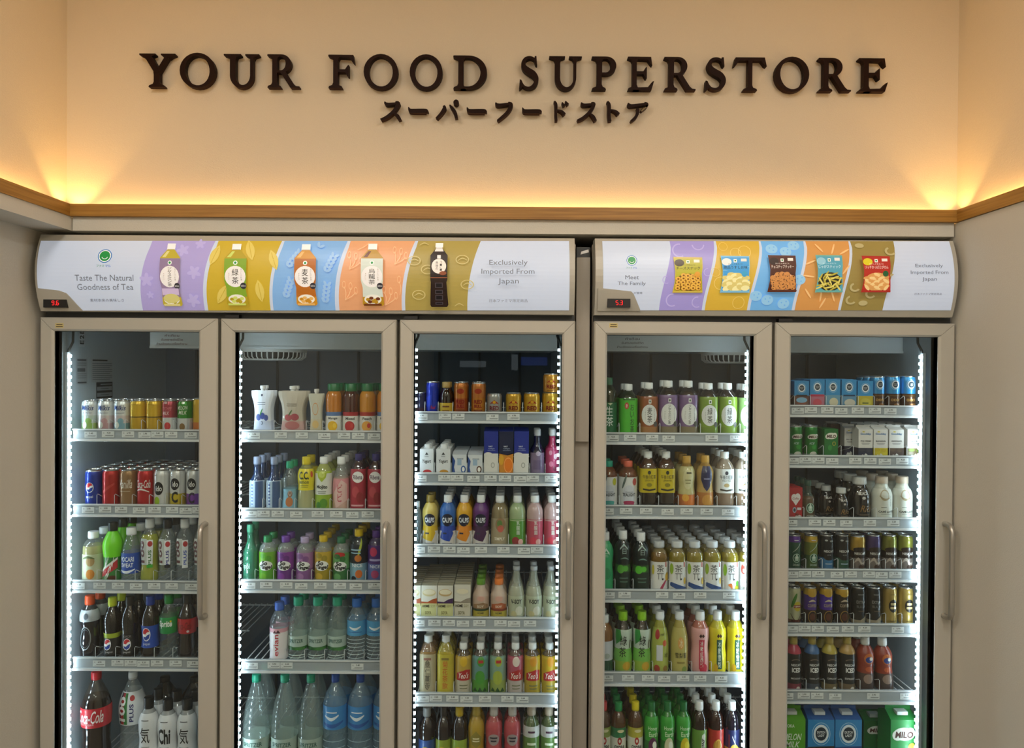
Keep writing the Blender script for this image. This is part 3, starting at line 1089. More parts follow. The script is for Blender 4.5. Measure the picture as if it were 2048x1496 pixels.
for bx, by in ((690, 600), (700, 540), (715, 500), (800, 590), (790, 530), (810, 500), (770, 610)):
    for k, a in enumerate((.6, 1.1, 1.6)):
        pts = [(bx, by), (bx + 14 * math.cos(a) + 3, by - 14 * math.sin(a)), (bx + 27 * math.cos(a), by - 27 * math.sin(a))]
        if all(484 < p[1] < 616 and p[0] < 826 - (p[1] - 480) * .2 for p in pts):
            f1.stroke(pts, [.8, 1.4, .7], 'f3c394', 4)
            f1.ring(pts[2][0], pts[2][1] - 3, 7, 15, .1, 'f3c394', seg=12) if pts[2][1] > 495 else None
for cx, cy, a in ((925, 520, .4), (856, 540, .9), (838, 590, .2), (918, 610, .1), (848, 488, .2), (935, 570, 1.2), (829, 522, .5)):
    f1.ring(cx, cy, 27, 19, .08, 'c6b87a', seg=20) if cy > 492 and cy < 608 else None
    f1.stroke([(cx - 9, cy + 2), (cx, cy - 3), (cx + 9, cy + 1)], [1, 2, 1], 'c6b87a', 4)
tea_bottle(f1, 343, 486, 612, 40, 'b9a832', '8d7a9a', 'd9d08a', 'ジャスミン茶')
f1.rect(343.5, 584, 33, 13, 'c9b6d8')
f1.ell(344, 597, 32, 18, 'cfc77a')
tea_bottle(f1, 474, 487, 611, 44, 'b09a1c', '7ea32c', 'c8d468', '緑茶')
tea_bottle(f1, 613, 488, 611, 43, 'c88a1e', 'b0661c', 'e0b060', '麦茶')
tea_bottle(f1, 746, 487, 612, 44, 'b58a20', 'cdd6cb', '6a3418', '烏龍茶')
# black coffee bottle
cx = 879
f1.poly([(cx - 6, 497), (cx + 6, 497), (cx + 17, 512), (cx + 17, 560), (cx + 15, 566), (cx + 18, 610), (cx + 15, 614), (cx - 16, 614), (cx - 18, 610), (cx - 16, 566), (cx - 17, 560), (cx - 17, 512)], '241510')
f1.poly([(cx - 5, 494), (cx + 5, 494), (cx + 9, 504), (cx - 9, 504)], 'e8e4de')
f1.rect(cx, 491, 15, 9, 'f4f4f2')
f1.rect(cx, 515, 7, 7, 'f0ece6')
f1.ell(cx, 534, 29, 30, 'ece4da')
V(f1, '無糖の', cx - 4, 533, 5, 18, '3a3028')
V(f1, 'コーヒー', cx + 4, 534, 4, 20, '3a3028')
f1.ell(cx + 8, 548, 14, 8, '8a4a2a')
f1.rect(cx, 557, 33, 1.5, '9a5a3a')
for y, h in ((572, 10), (585, 8), (596, 10), (607, 5)):
    f1.rect(cx, y, 15, h, '4a4248')
    f1.rect(cx, y, 12, h - 2.5, '141014')
T(f1, 'Exclusively', 1017, 528, 76, 13)
T(f1, 'Imported From', 1016, 546, 105, 13)
T(f1, 'Japan', 1017, 565, 41, 13)
T(f1, '日本ファミマ限定商品', 1017, 602, 76, 6)

f2 = film(1206, 1907, [(1342, 1318, 1431, 1406, '9e94d4'), (1435, 1410, 1522, 1497, 'd2ad3c'), (1525.5, 1501, 1612, 1587, '6fb2ea'), (1616, 1591, 1703, 1680, 'cf9450'), (1706.5, 1683.5, 1794, 1769.5, '948245')], ease2)
logo(f2, 1263.5, 521, 10.5)
T(f2, 'Meet', 1263.5, 555, 27, 8)
T(f2, 'The Family', 1263, 568, 56, 9)
T(f2, 'が登場', 1276, 586, 17, 4.5)
T(f2, 'Exclusively', 1857, 532.5, 55, 9)
T(f2, 'Imported From', 1857, 546, 75, 9)
T(f2, 'Japan', 1857, 559.5, 29, 9)
T(f2, '日本ファミマ限定商品', 1856, 588, 54, 4)
for cx, cy, r in ((1360, 500, 15), (1398, 487, 13), (1345, 600, 13), (1395, 604, 11), (1332, 560, 8), (1414, 545, 8)):
    f2.ring(cx, cy, 2 * r, 2 * r, .1, 'b9b0e2', 60, 280, 18) if 490 < cy < 606 else f2.ring(cx, cy, 2 * r, 2 * r, .1, 'b9b0e2', 5, 175, 14)
for cx, cy, r in ((1472, 506, 11), (1490, 503, 13), (1440, 567, 13), (1478, 605, 12), (1430, 545, 9), (1448, 492, 9)):
    f2.ring(cx, cy, 2 * r, 2 * r, .04, 'e8cf7a', seg=22)
for cx, cy in ((1545, 497), (1590, 490), (1512, 592), (1568, 607), (1597, 560), (1535, 600), (1572, 503)):
    f2.ell(cx, cy, 24, 20, '92c8ee')
    for dx, dy in ((-4, -2), (3, 3), (5, -4)):
        f2.ell(cx + dx, cy + dy, 3, 3, '6fb2ea', 8)
for cx, cy, a in ((1640, 495, -.9), (1668, 497, 1.2), (1690, 503, .5), (1620, 525, .4), (1615, 553, -.15), (1690, 540, .9), (1615, 587, -.95), (1641, 592, 1.5), (1665, 592, -1.2), (1646, 606, 1.1)):
    f2.ell(cx, cy, 24, 3.6, 'ecc083', 10, -a)
for cx, cy in ((1722, 490), (1782, 502), (1708, 575), (1727, 606), (1740, 588), (1775, 545), (1702, 600)):
    f2.ring(cx, cy, 22, 18, .2, 'b6aa78', 30, 250, 16) if cy < 606 and cy > 491 else f2.ell(cx, cy, 18, 10, 'b6aa78')


def pack(A, x0, x1, y0, y1, c, edge, title, tcol, heap, corner, side=''):
    w, h = x1 - x0, y1 - y0
    cx = (x0 + x1) / 2
    A.poly([(x0, y0), (x1, y0 + 1), (x1, y0 + h * .3), (x1 - 2, y0 + h * .5), (x1 - 1, y0 + h * .75), (x1, y1), (x0 - 2, y1), (x0 + 2, y0 + h * .7), (x0 + 3, y0 + h * .4)], edge)
    A.poly([(x0 + 1, y0 + 3), (x1 - 1, y0 + 4), (x1 - 2, y0 + h * .5), (x1 - 1, y1 - 4), (x0 + 1, y1 - 4), (x0 + 4, y0 + h * .5)], c)
    A.ell(x0 + w * .2, y0 + h * .17, w * .34, h * .2, corner)
    A.rect(x0 + w * .8, y0 + h * .12, w * .2, h * .08, 'e9e3d8')
    A.rect(cx, y0 + h * .14, w * .11, h * .09, 'f3f2ec')
    A.ell(cx, y0 + h * .14, w * .06, h * .05, '23843f')
    A.text('おいしさまるごと', cx, y0 + h * .23, w * .5, -h * .04, tcol)
    A.text(title, cx, y0 + h * .32, w * .82, -h * .09, tcol, 0.03)
    rnd = random.Random(int(x0))
    A.ell(cx, y0 + h * .72, w * .88, h * .5, heap[0])
    kind = heap[3]
    for r in range(5):
        for k in range(5):
            x = x0 + w * (.16 + .17 * k + rnd.uniform(-.03, .03))
            y = y0 + h * (.54 + .085 * r + rnd.uniform(-.02, .02))
            if r == 0 and k in (0, 4):
                continue
            col = heap[1 + (r + k) % 2]
            if kind == 'ring':
                A.ell(x, y, w * .20, h * .13, heap[2])
                A.ell(x - .5, y - .5, w * .17, h * .11, heap[1])
                A.ell(x, y, w * .07, h * .045, '7a4a12')
            elif kind == 'chip':
                A.ell(x, y, w * .30, h * .14, col, 14, rnd.uniform(-.6, .6))
            elif kind == 'cookie':
                A.ell(x, y, w * .22, h * .15, heap[2])
                A.ell(x - .4, y - .5, w * .20, h * .135, heap[1])
                for _ in range(2):
                    A.ell(x + rnd.uniform(-3, 3), y + rnd.uniform(-3, 3), 2.4, 2, '3a1c10', 8)
            elif kind == 'stick':
                A.ell(x, y, w * .38, h * .045, col, 10, rnd.uniform(-1.2, 1.2))
            else:
                A.ell(x, y, w * .26, h * .085, col, 12, rnd.uniform(-1.0, 1.0))
    if side:
        A.ell(x0 + w * .8, y0 + h * .5, w * .2, h * .16, side)
    A.rect(cx, y1 - h * .03, w * .98, h * .045, edge)


pack(f2, 1346, 1404, 514, 586, 'b5b02a', 'c8b24a', 'チーズスナック', '1a1a10', ('6a4a10', 'e2b24a', 'b07a22', 'ring'), '4a3a1c', 'd99a30')
pack(f2, 1440, 1497, 512, 586, '3a9ad8', '7ab9dd', '絶品うすしお味', '10203a', ('d9cf86', 'efe6a8', 'd6c878', 'chip'), 'e9e9e4', '3aa0cc')
pack(f2, 1534, 1589, 511, 585, '4a2216', '5a2c1c', 'チョコチップクッキー', 'f0e6da', ('e0b592', 'c98a4a', '8a4e22', 'cookie'), '2c1610')
pack(f2, 1627, 1680, 511, 586, '4f9fb6', '68a8a0', 'じゃがスティック', 'cfe8ee', ('2a2a18', 'd8cc6a', 'b4a83c', 'stick'), '8fc3d4')
pack(f2, 1718, 1774, 513, 586, 'b02a1e', 'a82a22', 'リッチかっぱえびせん', 'f3e6dc', ('d8a860', 'ecc98a', 'd49a56', 'puff'), 'd8c820', '1f5a34')

ZEV = at(1024, 699, 0.25).z
PLATE1 = dict(shape=[(73, 576), (118, 581), (132, 586), (138, 593), (157, 619), (157, 621), (75, 621)], display=(88, 597, 135, 615))
PLATE2 = dict(shape=[(1196, 576), (1206, 577), (1262, 583), (1267, 588), (1282, 619), (1282, 621), (1196, 621)], display=(1214, 597, 1260, 615))
X10, X11, X20, X21 = GX(77), GX(1151), GX(1185), GX(1911)
build_fridge('wide three door drinks fridge with tea bottle banner', X10, X11, at(71, 550, -0.03).x, at(1150, 550, -0.03).x, f1, DOORS[:3], PLATE1, '96',
             (at(300, 680, 0.25).x, X11 - 0.045, ZEV, dict(lines=('คำเตือน', 'อันตรายถึงชีวิต', 'ห้ามเปิดขณะเครื่องทำงาน'), x=at(344, 680, 0.25).x, col='6a2a3a')), [(at(545, 705, 0.38).x, 0.38)])
build_fridge('narrower two door drinks fridge with snack pack banner', X20, X21, at(1191, 550, -0.03).x, at(1915, 550, -0.03).x, f2, DOORS[3:], PLATE2, '53',
             (X20 + 0.045, at(1824, 680, 0.25).x, ZEV, dict(lines=('คำเตือน', 'อันตรายถึงชีวิต', 'ห้ามเปิดขณะเครื่องทำงาน'), x=at(1265, 680, 0.25).x, col='2a2a32')), [(at(1470, 705, 0.38).x, 0.38)], 0.012)

# grey filler between the two fridges
e = empty('filler_panel', ((X11 + X20) / 2, 0.06, 0))
tag(e, 'narrow grey filler panel between the two fridges', 'panel')
w = (X20 - X11) / 2 - 0.002
MB().box(-w, w, 0.03, 0.04, 0, HDR_T - 0.02).obj('backing_board', 'gasket', e)
zb = at(1165, 883, 0.03).z
MB().prism([(-w, -0.03), (w * .7, -0.034), (w * .78, 0.0), (w * .78, 0.03), (-w, 0.03)], zb, at(1165, 515, 0.03).z, 'Z').obj('upper_cover', 'filler', e)
MB().prism([(-w, -0.012), (w * .80, -0.014), (w * .86, 0.03), (-w, 0.03)], 0.0, zb - 0.001, 'Z').obj('lower_cover', 'filler', e)
MB().box(-w, w * .72, -0.02, 0.03, at(1165, 514, 0.03).z, HDR_T - 0.02).obj('top_cap', 'gasket', e)
MB().prism([(-0.012, -0.008), (0.014, -0.001), (0.013, 0.008), (-0.010, 0.001)], -0.0215, -0.020, 'Y').obj('white_sticker', 'white', e, (0, 0, at(1165, 503, 0.03).z))

# notices pasted on the left inside wall behind the first door
XS = X10 + 0.035 + 0.003


def notice(y0, y1, py0, py1, art, label):
    """a sheet on the inside wall; art is drawn in 0..1 x 0..1 of the sheet"""
    ym = (y0 + y1) / 2
    d = ym + D
    z1, z0 = at(1024 + XS * F / d, py0, ym).z, at(1024 + XS * F / d, py1, ym).z
    A = Art()
    art(A)
    m = MB()
    A.onto(m, lambda u, v, h: (h, (u - 0.5) * (y1 - y0), (v - 0.5) * (z1 - z0)))
    tag(m.obj('paper_notice', 'paper', loc=(XS + 0.0004, ym, (z0 + z1) / 2)), label, 'notice', 'notices inside the leftmost door')


def n_text(A):
    A.rect(.5, .5, 1, 1, 'a4acb2')
    A.rect(.4, .94, .7, .06, '22262a')
    for k in range(9):
        A.rect(.5 - (.05 if k % 3 == 2 else 0), .80 - .085 * k, .92 - (.1 if k % 3 == 2 else 0), .018, '4a5056')


def n_narrow(A):
    A.rect(.5, .5, 1, 1, '9aa2a8')
    A.rect(.5, .94, .8, .05, '3a4046')
    A.rect(.45, .55, .7, .14, '5a6066')
    for y in (.82, .74, .40, .32, .24):
        A.rect(.5, y, .8, .018, '5a6066')
    A.rect(.5, .06, .8, .05, '3a4046')


def n_plate(A):
    A.rect(.5, .5, 1, 1, '1f2428')
    A.rect(.6, .86, .7, .05, '99a2a8')
    for y in (.60, .22):
        A.rect(.5, y, .92, .24, '8d969c')
        A.rect(.5, y, .5, .03, '3a4046')


def n_code(A):
    A.rect(.5, .5, 1, 1, 'b4bcc2')
    for k, s in enumerate('B2E'):
        A.text(s, .5, .78 - .27 * k, .7, .2, '1c2024', 0.03, rot=90)


notice(.135, .20, 717, 768, n_narrow, 'narrow grey notice beside the LED strip inside the leftmost door')
notice(.225, .36, 718, 764, n_text, 'larger grey text notice inside the leftmost door')
notice(.255, .36, 764, 796, n_plate, 'black bordered rating plate inside the leftmost door')
notice(.150, .185, 655, 694, n_code, 'white upright code sticker at the top inside the leftmost door')

# ================================================================== shelves with price rails
YS = 0.092                                    # front of the shelves
LIP = 0.012                                   # the rail stands this much above the shelf
SHELF_D = 0.60
SHELVES = [  # door: (rail top, rail bottom, tag centres) in photograph pixels
    [(858, 883, [182, 217, 257, 290, 315, 343, 382]), (1008, 1034, [177, 211, 243, 279, 310, 345, 372, 391]), (1160, 1186, [158, 200, 237, 273, 309, 344, 383]), (1314, 1341, [199, 236, 262, 280, 315, 352, 387]), (1545, 1571, [180])],
    [(860, 885, [508, 562, 604, 649, 688, 717, 748]), (1016, 1043, [502, 525, 556, 593, 636, 673, 705, 736]), (1159, 1186, [499, 533, 573, 603, 641, 680, 712, 749]), (1319, 1346, [504, 548, 573, 715]), (1545, 1571, [520])],
    [(823, 847, [843, 890, 917, 985, 1027]), (945, 971, [841, 889, 914, 947, 981, 1010, 1040, 1065, 1102]), (1088, 1114, [838, 868, 899, 927, 962, 1007, 1048, 1074]), (1233, 1262, [837, 869, 898, 926, 959, 1001, 1028, 1060]), (1385, 1412, [846, 871, 905, 933, 970, 1015, 1045]), (1545, 1571, [880])],
    [(865, 890, [1225, 1260, 1304, 1337, 1423, 1472]), (1010, 1038, [1215, 1252, 1292, 1335, 1373, 1413, 1456]), (1178, 1205, [1217, 1249, 1324, 1358, 1400, 1458]), (1343, 1372, [1214, 1256, 1296, 1328, 1366, 1400, 1442]), (1530, 1556, [1240])],
    [(810, 835, [1595, 1621, 1654, 1682, 1715, 1749, 1780]), (910, 936, [1585, 1608, 1634, 1664, 1710, 1740, 1769, 1804]), (1034, 1060, [1582, 1629, 1658, 1692, 1739, 1786]), (1137, 1163, [1584, 1607, 1636, 1673, 1701, 1737, 1762, 1790]), (1246, 1272, [1583, 1608, 1635, 1665, 1695, 1728, 1795]), (1379, 1407, [1574, 1607, 1634, 1670, 1746, 1812]), (1545, 1571, [1620])],
]
SHELF_X = [(147, 434), (483, 797), (830, 1116), (1193, 1498), (1558, 1838)]
SHELF_ORD = ['top', 'second', 'third', 'fourth', 'fifth', 'sixth', 'seventh']
PRICES = ['3.40', '2.90', '5.90', '4.20', '3.60', '2.50', '6.90', '3.20']
DIVIDER = MB().tube([(0, 0.16, 0.002), (0, 0.035, 0.030), (0, 0.010, 0.042), (0, 0.004, 0.040), (0, 0.004, 0.0)], 0.0010, 6).mesh('wire_divider', 'wire', True)
_tag_cache = {}


def tag_mesh(price):
    if price not in _tag_cache:
        A = Art()
        A.rect(0, 0, 0.040, 0.020, 'd4d8d8')
        A.text(price, 0.002, 0.0045, 0.012, 0.0055, '1c1c1e', 0.02)
        A.rect(0.004, -0.0035, 0.026, 0.0014, '26282a')
        A.rect(-0.014, 0.004, 0.004, 0.004, 'a9adae')
        A.rect(0.0, -0.0065, 0.030, 0.0010, '9a9ea0')
        m = MB()
        A.onto(m, lambda x, z, h: (x, -h, z))
        _tag_cache[price] = m.mesh('price_tag', 'paper')
    return _tag_cache[price]


SHELF_Z = []
for di, rows in enumerate(SHELVES):
    zs = []
    for si, (pt, pb, tags) in enumerate(rows):
        xc = (SHELF_X[di][0] + SHELF_X[di][1]) / 2
        z1, z0 = at(xc, pt, YS).z, at(xc, pb, YS).z
        zs.append(z1 - LIP)
        x0, x1 = at(SHELF_X[di][0], pt, YS).x, at(SHELF_X[di][1], pt, YS).x
        e = empty('wire_shelf', ((x0 + x1) / 2, YS, z1 - LIP))
        tag(e, 'wire shelf with clear price rail, %s shelf behind the %s door' % (SHELF_ORD[si], DOORS[di]['name']), 'shelf', 'wire shelves in the fridges')
        w, h = (x1 - x0) / 2, z1 - z0
        m = MB()
        n = int(2 * w / 0.024)
        for k in range(n + 1):
            x = -w + 0.006 + (2 * w - 0.012) * k / n
            m.tube([(x, 0.006, -0.0020), (x, SHELF_D, -0.0020)], 0.0018, 5)
        for y in (0.012, SHELF_D * 0.5, SHELF_D - 0.004):
            m.tube([(-w, y, -0.0062), (w, y, -0.0062)], 0.0024, 6)
        tag(m.obj('wire_grid', 'wire', e), kind='stuff')
        # rail: an upper lip, a recessed face that holds the tags and a heavier lower lip
        pr = [(0.004, LIP - h), (-0.004, LIP - h), (-0.0065, LIP - h + 0.003), (-0.0065, LIP - h + 0.008), (-0.001, LIP - h + 0.0095), (-0.0005, LIP - 0.006), (-0.004, LIP - 0.005), (-0.005, LIP - 0.001), (-0.002, LIP), (0.004, LIP)]
        r = MB().prism(pr, -w, w, 'X').obj('price_rail', 'rail', e)
        for za_, zb_, ya_ in ((LIP - h + 0.0005, LIP - h + 0.0085, -0.0075), (LIP - 0.0045, LIP - 0.0005, -0.0058)):
            MB().box(-w, w, ya_, ya_ + 0.0015, za_, zb_).obj('shine_strip', 'lip_shine', r)  # whitened strips put highlights along both rail lips
        zt = LIP - h + 0.0095 + (h - 0.0155) / 2
        tags = sorted(tags)
        for k in range(1, len(tags)):         # tags sit side by side, never on top of each other
            tags[k] = max(tags[k], tags[k - 1] + 25.5)
        tags = [t_ for t_ in tags if t_ < SHELF_X[di][1] - 10]
        for k, px in enumerate(tags):
            o = link('price_tag', tag_mesh(PRICES[(k * 3 + si * 2 + di) % 8]), r, (at(px, pt, YS).x - e.location.x, -0.0022, zt + (0.001 if k % 3 else -0.001)))
    SHELF_Z.append(zs)

# ================================================================== drinks
PROF = {   # height fraction, radius fraction; the cap sits on the last point
    'pet': [(0, .86), (.015, .96), (.04, 1), (.30, 1), (.60, 1), (.68, .985), (.745, .90), (.80, .72), (.845, .50), (.875, .42)],
    'tea': [(0, .90), (.015, .97), (.03, 1), (.40, 1), (.66, 1), (.72, .97), (.78, .82), (.835, .60), (.865, .47), (.885, .45)],
    'cola': [(0, .80), (.02, .93), (.06, .99), (.16, .97), (.27, .90), (.38, .90), (.50, .97), (.58, 1), (.66, .96), (.745, .78), (.82, .54), (.87, .43)],
    'dome': [(0, .88), (.02, .97), (.05, 1), (.20, .99), (.40, 1), (.52, .97), (.63, .87), (.74, .70), (.83, .51), (.875, .42)],
    'waist': [(0, .88), (.02, .97), (.06, 1), (.26, 1), (.38, .92), (.46, .91), (.54, .97), (.62, 1), (.70, .97), (.77, .80), (.83, .57), (.865, .45)],
    'soy': [(0, .90), (.02, .98), (.05, 1), (.36, 1), (.47, .95), (.57, .80), (.68, .58), (.80, .42), (.93, .36)],
    'jar': [(0, .90), (.02, .98), (.05, 1), (.50, 1), (.60, .97), (.69, .84), (.76, .66), (.80, .60), (.84, .60)],
    'small': [(0, .90), (.02, .98), (.05, 1), (.50, 1), (.60, .95), (.70, .72), (.80, .56), (.86, .52)],
    'flask': [(0, .90), (.02, .98), (.05, 1), (.48, 1), (.56, .90), (.63, .62), (.70, .48), (.82, .44), (.87, .43)],
    'juice': [(0, .92), (.02, .98), (.05, 1), (.30, .98), (.36, .93), (.44, .98), (.66, 1), (.76, .97), (.82, .82), (.86, .68)],
    'slim': [(0, .88), (.02, .97), (.05, 1), (.16, .96), (.24, 1), (.62, 1), (.70, .93), (.78, .70), (.84, .50), (.875, .43)],
    'bigdome': [(0, .88), (.02, .97), (.05, 1), (.20, .99), (.40, 1), (.52, .97), (.64, .86), (.76, .66), (.86, .44), (.915, .31), (.935, .285)],
    'bigcola': [(0, .80), (.02, .93), (.06, .99), (.16, .97), (.28, .92), (.38, .91), (.48, .97), (.58, 1), (.66, .97), (.75, .80), (.84, .54), (.91, .33), (.935, .285)],
    'bigslim': [(0, .88), (.02, .97), (.05, 1), (.16, .96), (.24, 1), (.66, 1), (.74, .95), (.82, .72), (.88, .45), (.915, .31), (.935, .285)],
    'can': [(0, .72), (.012, .80), (.045, 1), (.88, 1), (.945, .90), (.965, .88)],
}
CAPR = dict(pet=.52, tea=.50, cola=.50, dome=.52, waist=.52, soy=.44, jar=.66, small=.56, flask=.50, juice=.78, slim=.52, bigdome=.345, bigcola=.345, bigslim=.345)
_prod = {}


def radius_fn(kind, R, H):
    sm = catmull(PROF[kind], 4) if kind != 'can' else PROF[kind]

    def r(z):
        t = z / H
        for a, b in zip(sm[:-1], sm[1:]):
            if t <= b[0]:
                return R * (a[1] + (b[1] - a[1]) * max(0.0, (t - a[0])) / max(1e-6, b[0] - a[0]))
        return R * sm[-1][1]
    return r, [(a * H, b * R) for a, b in sm]


def draw(A, art):
    """art: tuples in body units (u: 1 = body radius, v: 0..1 of the height)"""
    for a in art:
        k = a[0]
        if k == 'r':
            A.rect(*a[1:])
        elif k == 'e':
            A.ell(*a[1:6], 20, *(a[6:]))
        elif k == 'o':
            A.ring(*a[1:])
        elif k == 't':
            A.text(a[1], *a[2:7], **(a[7] if len(a) > 7 else {}))
        elif k == 'v':
            A.column(*a[1:])
        elif k == 'p':
            A.poly(a[1], a[2])
        elif k == 's':
            A.stroke(a[1], a[2], a[3])


def make_product(key, W, H):
    """parts of a product as (name, mesh, parent index); meshes are shared by all copies of one size"""
    ck = (key, round(W, 3), round(H, 3))
    if ck in _prod:
        return _prod[ck]
    S = DESIGN[key]
    R = W / 2
    parts = []
    shape = S['k']
    n = S.get('sq', 2.0)
    if shape in ('box', 'gable', 'slant'):
        dp = S.get('deep', 1.0) * W
        hb = H if shape == 'box' else H * S.get('eave', .86)
        c0 = srgb(S['body'])
        m = MB()
        bands = S.get('label') or [(0, 1, S['body'])]
        for z0, z1, c in bands:
            z0, z1 = z0 * hb, z1 * hb
            m.add([(-R, -dp / 2, z0), (R, -dp / 2, z0), (R, dp / 2, z0), (-R, dp / 2, z0), (-R, -dp / 2, z1), (R, -dp / 2, z1), (R, dp / 2, z1), (-R, dp / 2, z1)],
                  [(0, 1, 5, 4), (1, 2, 6, 5), (2, 3, 7, 6), (3, 0, 4, 7)], srgb(c))
        m.add([(-R, -dp / 2, 0), (R, -dp / 2, 0), (R, dp / 2, 0), (-R, dp / 2, 0)], [(3, 2, 1, 0)], c0)
        tc = srgb(S.get('top', S['body']))
        if shape == 'box':
            m.add([(-R, -dp / 2, H), (R, -dp / 2, H), (R, dp / 2, H), (-R, dp / 2, H)], [(0, 1, 2, 3)], tc)
            m.box(-R * .98, R * .98, -dp * .02, dp * .02, H, H + 0.0012, tc)
        elif shape == 'gable':
            v = [(-R, -dp / 2, hb), (R, -dp / 2, hb), (R, dp / 2, hb), (-R, dp / 2, hb), (-R * .96, 0, H * .95), (R * .96, 0, H * .95)]
            m.add(v, [(0, 1, 5, 4), (2, 3, 4, 5), (1, 2, 5), (3, 0, 4)], tc)
            m.box(-R * .96, R * .96, -.0015, .0015, H * .945, H, tc)
        else:  # sloped top
            v = [(-R, -dp / 2, hb), (R, -dp / 2, hb), (R, dp / 2, H), (-R, dp / 2, H), (R, dp / 2, hb), (-R, dp / 2, hb)]
            m.add(v, [(0, 1, 2, 3), (1, 4, 2), (5, 0, 3), (4, 5, 3, 2)], tc)
        parts.append(('carton_body', m.mesh('carton_body', 'carton'), -1))
        if S.get('cap'):
            cz = H if shape == 'box' else (hb + H) / 2
            cy = 0 if shape == 'box' else -dp * .22
            m = MB()
            if S.get('capshape') == 'flat':
                m.box(-R * .4, R * .4, cy - R * .3, cy + R * .3, cz - .004, cz + R * .16, srgb(S['cap']))
            else:
                m.lathe([(-.002, R * .55), (R * .2, R * .55), (R * .25, R * .5), (R * .62, R * .48), (R * .66, R * .4)], 20, srgb(S['cap']), top=True)
                m.v = [(x, y + cy, z + cz) for x, y, z in m.v]
            parts.append(('cap', m.mesh('cap', 'plastic', True, 40), -1))
        A = Art()
        draw(A, S.get('art', []))
        if A.t:
            m = MB()
            A.onto(m, lambda x, v, h: (x, -dp / 2 - h, v), su=R, sv=hb)
            parts.append(('printed_front', m.mesh('printed_front', 'carton'), 0))
    elif shape == 'pouch':
        N, K = 14, 16
        m = MB()
        out = catmull([(0, .78), (.06, .80), (.25, .74), (.45, .72), (.62, .80), (.78, .98), (.88, 1.0), (.895, .96)], 3)
        bag = lambda t: .30 * math.sin(math.pi * min(1, max(0, (1 - t) * .95 + .06))) ** .7
        for (t0, w0), (t1, w1) in zip(out[:-1], out[1:]):
            c = srgb(S['body'])
            for z0, z1, cc in S.get('label', []):
                if z0 <= (t0 + t1) / 2 < z1:
                    c = srgb(cc)
            for k in range(K):
                def P(t, w, kk):
                    a = 2 * math.pi * kk / K
                    return (R * w * math.sin(a), -R * bag(t) * math.cos(a), H * t)
                m.add([P(t0, w0, k), P(t0, w0, k + 1), P(t1, w1, k + 1), P(t1, w1, k)], [(0, 1, 2, 3)], c)
        parts.append(('pouch_body', m.mesh('pouch_body', 'print', True), -1))
        m = MB().lathe([(H * .87, R * .17), (H * .93, R * .17), (H * .935, R * .24), (H * .995, R * .23), (H, R * .2)], 16, srgb(S['cap']), top=True)
        parts.append(('spout_cap', m.mesh('spout_cap', 'plastic', True, 40), -1))
        A = Art()
        draw(A, S.get('art', []))
        m = MB()
        wf = lambda t: next((w0 + (w1 - w0) * (t - t0) / max(1e-6, t1 - t0) for (t0, w0), (t1, w1) in zip(out[:-1], out[1:]) if t <= t1), .95)

        def fn(x, v, h):
            t = v / H
            w = wf(max(0, t))
            a = math.asin(max(-.98, min(.98, x / (R * w))))
            return (x, -R * bag(t) * math.cos(a) - h, v)
        A.onto(m, fn, step=(R * .16, H * .05), h0=.0008, su=R, sv=H)
        parts.append(('printed_front', m.mesh('printed_front', 'print'), 0))
    else:
        r, prof = radius_fn(shape, R, H)
        seg = 28
        if shape == 'can':
            bands = S['label']

            def colf(a, b):
                t = (a + b) / 2 / H
                if t < .02 or t > .955:
                    return srgb('b9bcbd')
                for z0, z1, c in bands:
                    if z0 <= t < z1:
                        return srgb(c)
                return srgb(bands[-1][2])
            zs = sorted(set([z for z, _ in prof] + [b[0] * H for b in bands if .045 < b[0] < .88] + [H * k / 12 for k in range(1, 11)]))
            m = MB().lathe([(z, r(z)) for z in zs], seg, colf=colf)
            parts.append(('can_body', m.mesh('can_body', 'can', True, 50), -1))
            m = MB()
            rt = prof[-1][1]
            al = srgb('c4c6c6')
            m.lathe([(H * .962, rt * 1.0), (H * .972, rt * 1.05), (H * .99, rt * 1.06), (H, rt * 1.02), (H * .998, rt * .97), (H * .975, rt * .93), (H * .972, rt * .5), (H * .972, rt * .02)], seg, al, bottom=False, top=True)
            m.box(-rt * .22, rt * .22, -rt * .55, rt * .12, H * .975, H * .985, srgb('a9abab'))
            parts.append(('lid', m.mesh('lid', 'lid', True, 40), -1))
        else:
            bands = S['body'] if isinstance(S['body'], list) else [(0, S['body'])]

            def colb(a, b):
                t = (a + b) / 2 / H
                c = bands[0][1]
                for z0, cc in bands:
                    if t >= z0:
                        c = cc
                return srgb(c)
            zs = sorted(set([z for z, _ in prof] + [b[0] * H for b in bands if 0 < b[0] < .85]))
            m = MB().lathe([(z, r(z)) for z in zs], seg, colf=colb, n=n, top=True)
            parts.append(('bottle_body', m.mesh('bottle_body', 'bottle', True, 60), -1))
            rc = R * S.get('capr', CAPR[shape])
            z0 = prof[-1][0] - H * .012
            c = srgb(S['cap'])
            dark = tuple(v * .75 for v in c[:3]) + (1,)
            m = MB()
            m.lathe([(z0 - H * .004, rc * .96), (z0 + H * .014, rc * .97)], 24, dark, bottom=True)
            m.lathe([(z0 + H * .016, rc), (H * .985, rc * .98), (H * .997, rc * .92), (H, rc * .80)], 24, c, bottom=True, top=True)
            parts.append(('cap', m.mesh('cap', 'plastic', True, 35), -1))
        lab = S.get('label') if shape != 'can' else None
